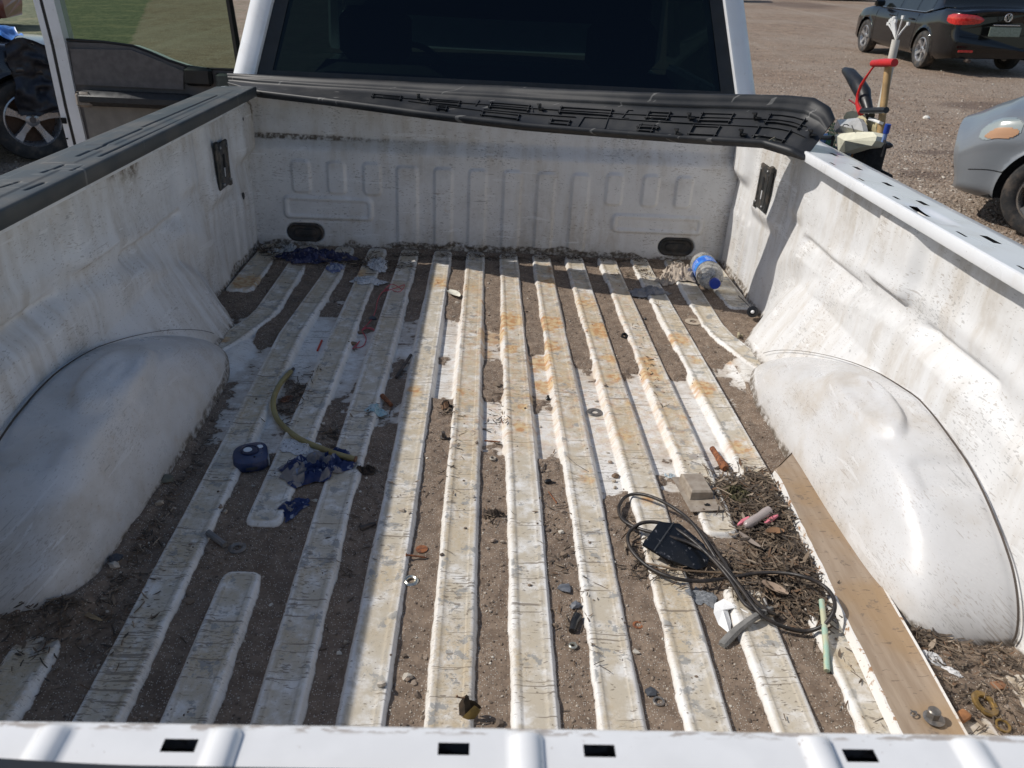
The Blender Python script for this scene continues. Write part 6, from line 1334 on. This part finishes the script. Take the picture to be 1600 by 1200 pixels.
# crushed pink vial
def vial():
    a, b = on(1165, 830, .014), on(1200, 808, .016); root = bthing('plastic_vial', 'crushed clear plastic vial with pink patches lying in the leaf heap', 'vial', tuple(a)); v_ = b-a
    t = NT('cloudy plastic'); t.set(color=(.36, .31, .29), rough=.15, coat=.5); pk = simple('pink plastic', (.60, .18, .22), .35, var=.3, sc=60)
    MB().tube([v_*k for k in (-.1, 0, .3, .55, .8, 1, 1.06)], [.004, .0085, .0095, .0080, .0095, .0085, .004], 12).obj('vial_body', t.m, root, True)
    MB().tube([v_*k+np.array([.012, -.010, -.004]) for k in (.45, .7, 1.0)], [.003, .005, .003], 8).obj('pink_patch', pk, root, True); MB().tube([v_*k+np.array([-.010, .008, -.003]) for k in (-.1, .15, .4)], [.002, .005, .003], 8).obj('pink_patch', pk, root, True)
vial()
# blue tape measure
def tape():
    c = on(393, 722); root = bthing('tape_measure', 'dark blue tape measure case with two white dots lying on a shaded rib', 'tape measure', tuple(c+np.array([0, 0, .001])), .30); root.scale = (1.15, 1.15, 1.15)
    blue = simple('dark blue plastic', (.010, .028, .095), .35, var=.15, sc=40, dirt=.25); dkb = simple('darker blue plastic', (.008, .014, .05), .4)
    m = MB(); n = 36; V = []; lv = ((0, .93), (.004, 1), (.013, 1), (.0175, .95), (.019, .84))
    for z, k in lv:
        for i in range(n):
            a = 2*PI*i/n; ex = .62; x = math.copysign(abs(math.cos(a))**ex, math.cos(a)); y = math.copysign(abs(math.sin(a))**ex, math.sin(a)); y2 = y*(1 if y < 0 else 1-.10*x*x); V.append((x*.030*k, y2*.036*k+(.004*x if y > 0 else 0), z))
    m.add(V, [(r_*n+i, r_*n+(i+1) % n, (r_+1)*n+(i+1) % n, (r_+1)*n+i) for r_ in range(4) for i in range(n)]+[tuple(range(4*n, 5*n))]).obj('case', blue, root, True)
    MB().lathe([(.016, .0185), (.0155, .0215), (.013, .0225), (.012, .021), (0, .021)], 28, c=(-.001, .006, 0)).obj('hub', dkb, root, True)
    for x, y, r_, z in ((-.004, .006, .0075, .0212), (.0165, .015, .0055, .0192)): MB().lathe([(r_, 0), (r_*.9, .001), (0, .001)], 20, c=(x, y, z)).obj('white_dot', simple('white sticker', (.62, .68, .74), .5, var=.04), root)
    MB().box((.0, -.034, .008), (.020, .004, .007), bev=.001).obj('tape_mouth', simple('dull nickel', (.06, .065, .07), .5, .3), root); MB().box((.0285, -.004, .010), (.003, .044, .014), bev=.001).obj('side_clip', simple('satin steel', (.5, .5, .5), .35, .8), root, True)
    MB().box((.006, -.017, .0188), (.003, .003, .002)).obj('screw_hole', M_dark, root)
tape()
# plastic bottle
def bottle():
    A = px(1099, 415, .042); Bp = px(1126, 457, .038); ax = Vector(Bp-A).normalized(); Ln = .205; R_ = ax.to_track_quat('Z', 'Y').to_matrix(); r = .046
    root = bthing('plastic_bottle', 'clear plastic bottle with blue label and blue cap lying by the right wall', 'bottle', tuple(A-np.array(ax)*.03))
    t = NT('hazy clear plastic'); t.t.nodes.remove(t.b); tr = t.n('BsdfTransparent'); tr.inputs[0].default_value = (.86, .87, .88, 1); df = t.n('BsdfDiffuse'); df.inputs[0].default_value = (.62, .61, .58, 1); gl = t.n('BsdfGlossy'); gl.inputs['Roughness'].default_value = .08
    v = t.coord('Object'); m1 = t.n('MixShader'); t.l(t.mapr(t.noise(v, 60, 5, .7), .3, .7, .18, .62), m1.inputs[0]); t.l(tr.outputs[0], m1.inputs[1]); t.l(df.outputs[0], m1.inputs[2])
    fr = t.n('Fresnel'); fr.inputs[0].default_value = 1.45; m2 = t.n('MixShader'); t.l(fr.outputs[0], m2.inputs[0]); t.l(m1.outputs[0], m2.inputs[1]); t.l(gl.outputs[0], m2.inputs[2]); t.l(m2.outputs[0], t.out.inputs[0])
    r = .042; prof = [(.0, .008), (.018, .004), (.030, .0), (.038, .004), (r, .014), (r, .040), (r-.002, .044), (r-.002, .100), (r, .104), (r+.001, .118), (r, .130), (.040, .146), (.034, .163), (.026, .177), (.018, .185), (.0145, .189), (.0145, .198)]
    MB().lathe(prof, 40, R_).obj('bottle_body', t.m, root, True)
    lt = NT('blue printed bottle label'); v = lt.coord('UV'); sx = lt.n('SeparateXYZ'); lt.l(v, sx.inputs[0])
    rowm = lt.math('GREATER_THAN', lt.math('FRACT', lt.math('MULTIPLY', sx.outputs[1], 9)), .58); wordn = lt.math('GREATER_THAN', lt.noise(lt.mapping(v, sc=(90, 9, 1)), 1, 2), .47)
    band = lt.math('MULTIPLY', lt.math('GREATER_THAN', sx.outputs[1], .12), lt.math('LESS_THAN', sx.outputs[1], .88)); reg = lt.math('LESS_THAN', lt.math('ABSOLUTE', lt.math('SUBTRACT', lt.math('FRACT', lt.math('MULTIPLY', sx.outputs[0], 3)), .5)), .36)
    w = lt.math('MULTIPLY', lt.math('MULTIPLY', rowm, wordn), lt.math('MULTIPLY', band, reg)); c = lt.mix(lt.math('MULTIPLY', w, .85), (.02, .14, .62), (.75, .82, .9)); c = lt.mix(lt.mapr(lt.noise(lt.mapping(v, sc=(5, 2, 1)), 1, 2), .5, .56), c, (.05, .25, .72)); lt.set(color=c, rough=.3)
    n = 40; zz = np.array([.046, .062, .080, .098]); AA = np.linspace(0, 2*PI, n); P = np.array([[list(R_ @ Vector(((r-.0008)*math.cos(a), (r-.0008)*math.sin(a), z))) for a in AA] for z in zz]); uv = np.array([[(a/(2*PI), (z-.046)/.052) for a in AA] for z in zz]); grid('label', P, lt.m, uv=uv, parent=root)
    cm = simple('blue bottle cap', (.01, .05, .38), .35, var=.1, sc=60); m = MB(); m.lathe([(.0165, .188), (.0172, .190), (.0172, .203), (.0160, .205), (0, .2055)], 30, R_)
    m.obj('cap', cm, root, True)
bottle()

# ------------------------------------------------------------------ tool caddy standing beside the truck, seen over the right rail
def tools():
    XT = 1.22
    def q(u, v, dx=0.0): return px(u, v, XT+dx, 0)
    nyl = simple('black nylon', (.008, .008, .009), .8, var=.4, sc=60); base = q(1366, 262, .06)
    g = bthing('tool_bag', 'tall black nylon tool bag standing beside the truck behind the right rail', 'tool bag', (base[0], base[1], -.80))
    o = Vector((base[0], base[1], -.80))
    top, t2 = q(1346, 216, .06), q(1386, 213, .06); w = abs(t2[1]-top[1]); cy = (top[1]+t2[1])/2-base[1]; H_ = top[2]+.80
    m = MB(); n = 20; V = []; lev = np.linspace(0, 1, 9)
    for z in lev:
        for i in range(n):
            a = 2*PI*i/n; k = 1+.05*math.sin(z*9+i); V.append((math.copysign(abs(math.cos(a))**.6, math.cos(a))*.035*k, cy+.01+math.copysign(abs(math.sin(a))**.6, math.sin(a))*(w*.40)*k*(1 if z > .2 else .9), z*H_))
    m.add(V, [(r_*n+i, r_*n+(i+1) % n, (r_+1)*n+(i+1) % n, (r_+1)*n+i) for r_ in range(8) for i in range(n)]+[tuple(range(8*n, 9*n))]).obj('bag_body', nyl, g, True)
    m = MB(); m.box((0, cy+.01, H_+.004), (.085, w*.86, .018), bev=.006).obj('rim_band', M_black, g, True)
    m = MB(); m.tube([Vector(q(1380, 215))-o, Vector(q(1384, 225))-o, Vector(q(1378, 245))-o], .004, 6).obj('strap', nyl, g, True)
    # wire basket
    a0, a1 = q(1262, 222, .0), q(1358, 226, .0); a2, a3 = q(1300, 262), q(1358, 264)
    bk_ = bthing('wire_basket', 'black wire mesh basket beside the truck between the rail and the tool bag', 'basket', tuple((a0+a1)/2)); o2 = Vector((a0+a1)/2)
    y0, y1 = a1[1], a0[1]; z0, z1 = a2[2]-.10, a0[2]-.01; m = MB()
    for y in np.linspace(y0, y1, 20): m.tube([(a0[0], y, z0)-np.array(o2), (a0[0], y, z1)-np.array(o2)], .0012, 4, False)
    for z in np.linspace(z0, z1, 14): m.tube([(a0[0], y0, z)-np.array(o2), (a0[0], y1, z)-np.array(o2)], .0012, 4, False)
    m.obj('mesh_side', M_black, bk_); MB().tube([np.array((a0[0], y0, z1))-o2, np.array((a0[0], y1, z1))-o2, np.array((a0[0]+.10, y1, z1))-o2, np.array((a0[0]+.10, y0, z1))-o2, np.array((a0[0], y0, z1))-o2], .005, 6).obj('rim_wire', M_black, bk_)
    MB().box((.05, 0, (z0-o2.z)), (.10, y1-y0, .01)).obj('tray', M_black, bk_)
    for y in (y0, y1):
        for x in (0, .10): MB().tube([np.array((a0[0]+x, y, z1))-o2, np.array((a0[0]+x, y, -.86))-o2], .006, 6).obj('leg', M_black, bk_)
    bx_ = q(1352, 243, .06); tag(in_bed(MB().box((0, 0, -.02), (.05, .10, .09), rz=.2, bev=.006).obj('orange_box', simple('worn orange carton', (.30, .13, .03), .7, var=.3, sc=20), None, True), bx_), 'small orange box inside the wire basket behind the right rail', 'box')
    gm = simple('green plastic net', (.05, .22, .10), .5); m = MB(); c = q(1301, 207, .02)
    for k in range(7): m.tube([(0, -.04+.013*k, -.05), (0, -.05+.013*k, .035)], .002, 4); m.tube([(0, -.05, -.04+.012*k), (0, .045, -.045+.012*k)], .002, 4)
    tag(in_bed(m.obj('green_net', gm, None), c), 'scrap of green plastic net between the loose rail cap and the cream pad', 'net')
    c = q(1292, 213, .03); tag(in_bed(MB().box((0, 0, -.01), (.03, .05, .035), bev=.004).obj('plastic_tub', simple('pale blue lid', (.12, .25, .5), .4), None, True), c), 'pale blue tub peeking out under the right end of the loose rail cap', 'tub')
    m = MB(); p0, p1 = q(1264, 215, -.02), q(1302, 215, -.02); c = (p0+p1)/2; m.tube([p0-c, p1-c], .008, 8); m.tube([p0-c+(0, 0, -.035), p1-c+(0, 0, -.035)], .003, 6); m.tube([p1-c, p1-c+(0, 0, -.05)], .005, 6); tag(in_bed(m.obj('bracket', M_black, None, True), c), 'black bracket bar poking out below the right end of the rail cap', 'bracket')
    # papers and pads: folded sheets with thickness
    def sheet(name, label, cat, pts, mat, dx, bulge=.02, th=.006):
        P = [q(u, v, dx+(w_[0] if w_ else 0)) for u, v, *w_ in pts]; c = sum(P)/len(P); n = len(P); V = [Vector(c-c)+Vector((-bulge, 0, .0))]+[Vector(p-c) for p in P]+[Vector(p-c)+Vector((th+.012, 0, -.004)) for p in P]
        m = MB().add(V, [(0, i+1, (i+1) % n+1) for i in range(n)]+[(i+1, n+i+1, n+(i+1) % n+1, (i+1) % n+1) for i in range(n)]+[tuple(n+1+i for i in range(n))]); return tag(in_bed(m.obj(name, mat, None), c), label, cat)
    cream = simple('cream foam', (.66, .64, .50), .6, var=.08, sc=20); tan = simple('manila', (.46, .40, .24), .6, var=.12, sc=14); clr = simple('cloudy packaging', (.42, .42, .41), .3, var=.15, sc=20)
    sheet('manila_pad', 'tan folded pad standing behind the grey packet on the tool caddy', 'pad', [(1318, 182), (1323, 175), (1332, 173), (1347, 176), (1360, 182), (1376, 190), (1374, 200), (1368, 208), (1340, 214), (1322, 205)], tan, .05, .03)
    sheet('paper_strip', 'narrow white paper strip stuck on the tan pad', 'paper', [(1358, 183), (1375, 189), (1373, 193), (1356, 187)], simple('white paper', (.78, .78, .77), .7, var=.04), .005, .002, .002)
    sheet('packet', 'grey white plastic packet with a small dark mark leaning on the tan pad', 'packet', [(1308, 187), (1322, 186), (1341, 184), (1346, 192), (1349, 205), (1334, 206), (1318, 208), (1304, 206), (1303, 199)], clr, .0, .025)
    m = MB(); z = [q(1317, 197, -.035), q(1319, 194.5, -.035), q(1323, 194.5, -.035), q(1326, 196, -.035)]; c = z[0]; m.tube([p-c for p in z], .0018, 5); z = [q(1331, 196, -.034), q(1335, 206, -.03)]; m.tube([p-c for p in z], .0016, 5); 
    pk_ = bpy.data.objects['packet']; o_ = m.obj('printed_mark', M_black, pk_); o_.matrix_parent_inverse = pk_.matrix_world.inverted(); o_.matrix_world = B @ Matrix.Translation(c)
    sheet('foam_pad', 'cream foam pad with curled edge lying on top of the wire basket', 'pad', [(1304, 211), (1318, 208), (1340, 206), (1364, 206), (1370, 213), (1368, 220), (1362, 228), (1345, 230), (1320, 238), (1310, 237), (1307, 226)], cream, -.02, .035, .02)
    # red tool handle with hoop
    red = simple('red painted metal', (.52, .015, .012), .35, var=.12, sc=40)
    P = [q(1364, 99), q(1380, 98), q(1398, 98)]; root = bthing('red_bow', 'red handled bow tool standing in the tool bag', 'tool', tuple(P[0])); MB().tube([p-P[0] for p in P], [.011, .013, .012], 10).obj('grip', red, root, True)
    Q = [q(u, v) for u, v in ((1368, 101), (1362, 108), (1353, 121), (1345, 134), (1340, 148), (1339, 160), (1342, 170), (1346, 176))]; MB().tube([p-P[0] for p in Q], [.003, .003, .004, .005, .005, .006, .009, .012], 8).obj('hoop', red, root, True)
    Q = [q(u, v) for u, v in ((1327, 156), (1337, 163), (1350, 172))]; MB().tube([p-P[0] for p in Q], .003, 6).obj('tang', simple('dark red metal', (.22, .02, .02), .4), root, True)
    hb = [q(1320, 110, .03), q(1329, 116, .03), q(1341, 133, .03), (q(1349, 146, .03)), q(1352, 155, .03), q(1357, 172, .03), q(1360, 182, .03)]; c = hb[0]
    tag(in_bed(MB().tube([p-c for p in hb], [.012, .021, .026, .026, .020, .016, .015], 10).obj('black_handle', M_black, None, True), c), 'black plastic handle leaning out of the caddy left of the red bow', 'handle')
    hb = [q(1347, 173, -.01), q(1385, 172, -.01)]; c = hb[0]; tag(in_bed(MB().tube([p-c for p in hb], [.009, .010], 8).obj('clamp_bar', M_black, None, True), c), 'short black bar crossing the broom handle above the tan pad', 'bar')
    wood = simple('worn broom handle', (.38, .24, .10), .6, var=.35, sc=14); a, b = q(1389, 96, .02), q(1375, 212, .02); tag(in_bed(MB().tube([(0, 0, 0), b-a], .0115, 10).obj('broom_handle', wood, None, True), a), 'worn brown wooden handle standing in the tool bag', 'handle')
    wt = simple('off white tube', (.52, .50, .44), .5, var=.1, sc=20); a, b = q(1400, 62, .045), q(1376, 172, .045); tb = bthing('white_tube', 'off white tube full of cable ties standing behind the wooden handle', 'tube', tuple(a)); MB().tube([(0, 0, 0), b-a], .0125, 12).obj('tube_body', wt, tb, True)
    for i, (u, v) in enumerate(((1388, 37), (1391, 33), (1393, 31), (1396, 29), (1398, 28), (1394, 36), (1399, 33), (1411, 27), (1419, 37))):
        p = q(u, v, .045+random.uniform(-.03, .03)); st = MB(); st.tube([(0, 0, 0), (p-a)*.45+np.array([0, 0, .004]), p-a], .0028, 4); st.box(Vector(p-a), (.007, .009, .010), rz=.3); st.obj('cable_tie', simple('white nylon', (.62, .62, .60), .5, var=.05), tb)
    a, b = q(1388, 194, .0), q(1384, 208, .0); mk = bthing('marker_pen', 'blue marker pen clipped to the top of the black tool bag', 'pen', tuple(b)); MB().tube([(0, 0, 0), a-b], .009, 10).obj('pen_cap', simple('blue pen plastic', (.015, .05, .30), .4), mk, True); MB().tube([(0, 0, 0), b-a], .007, 8).obj('pen_body', simple('grey blue pen body', (.15, .22, .4), .4), mk, True)
tools()
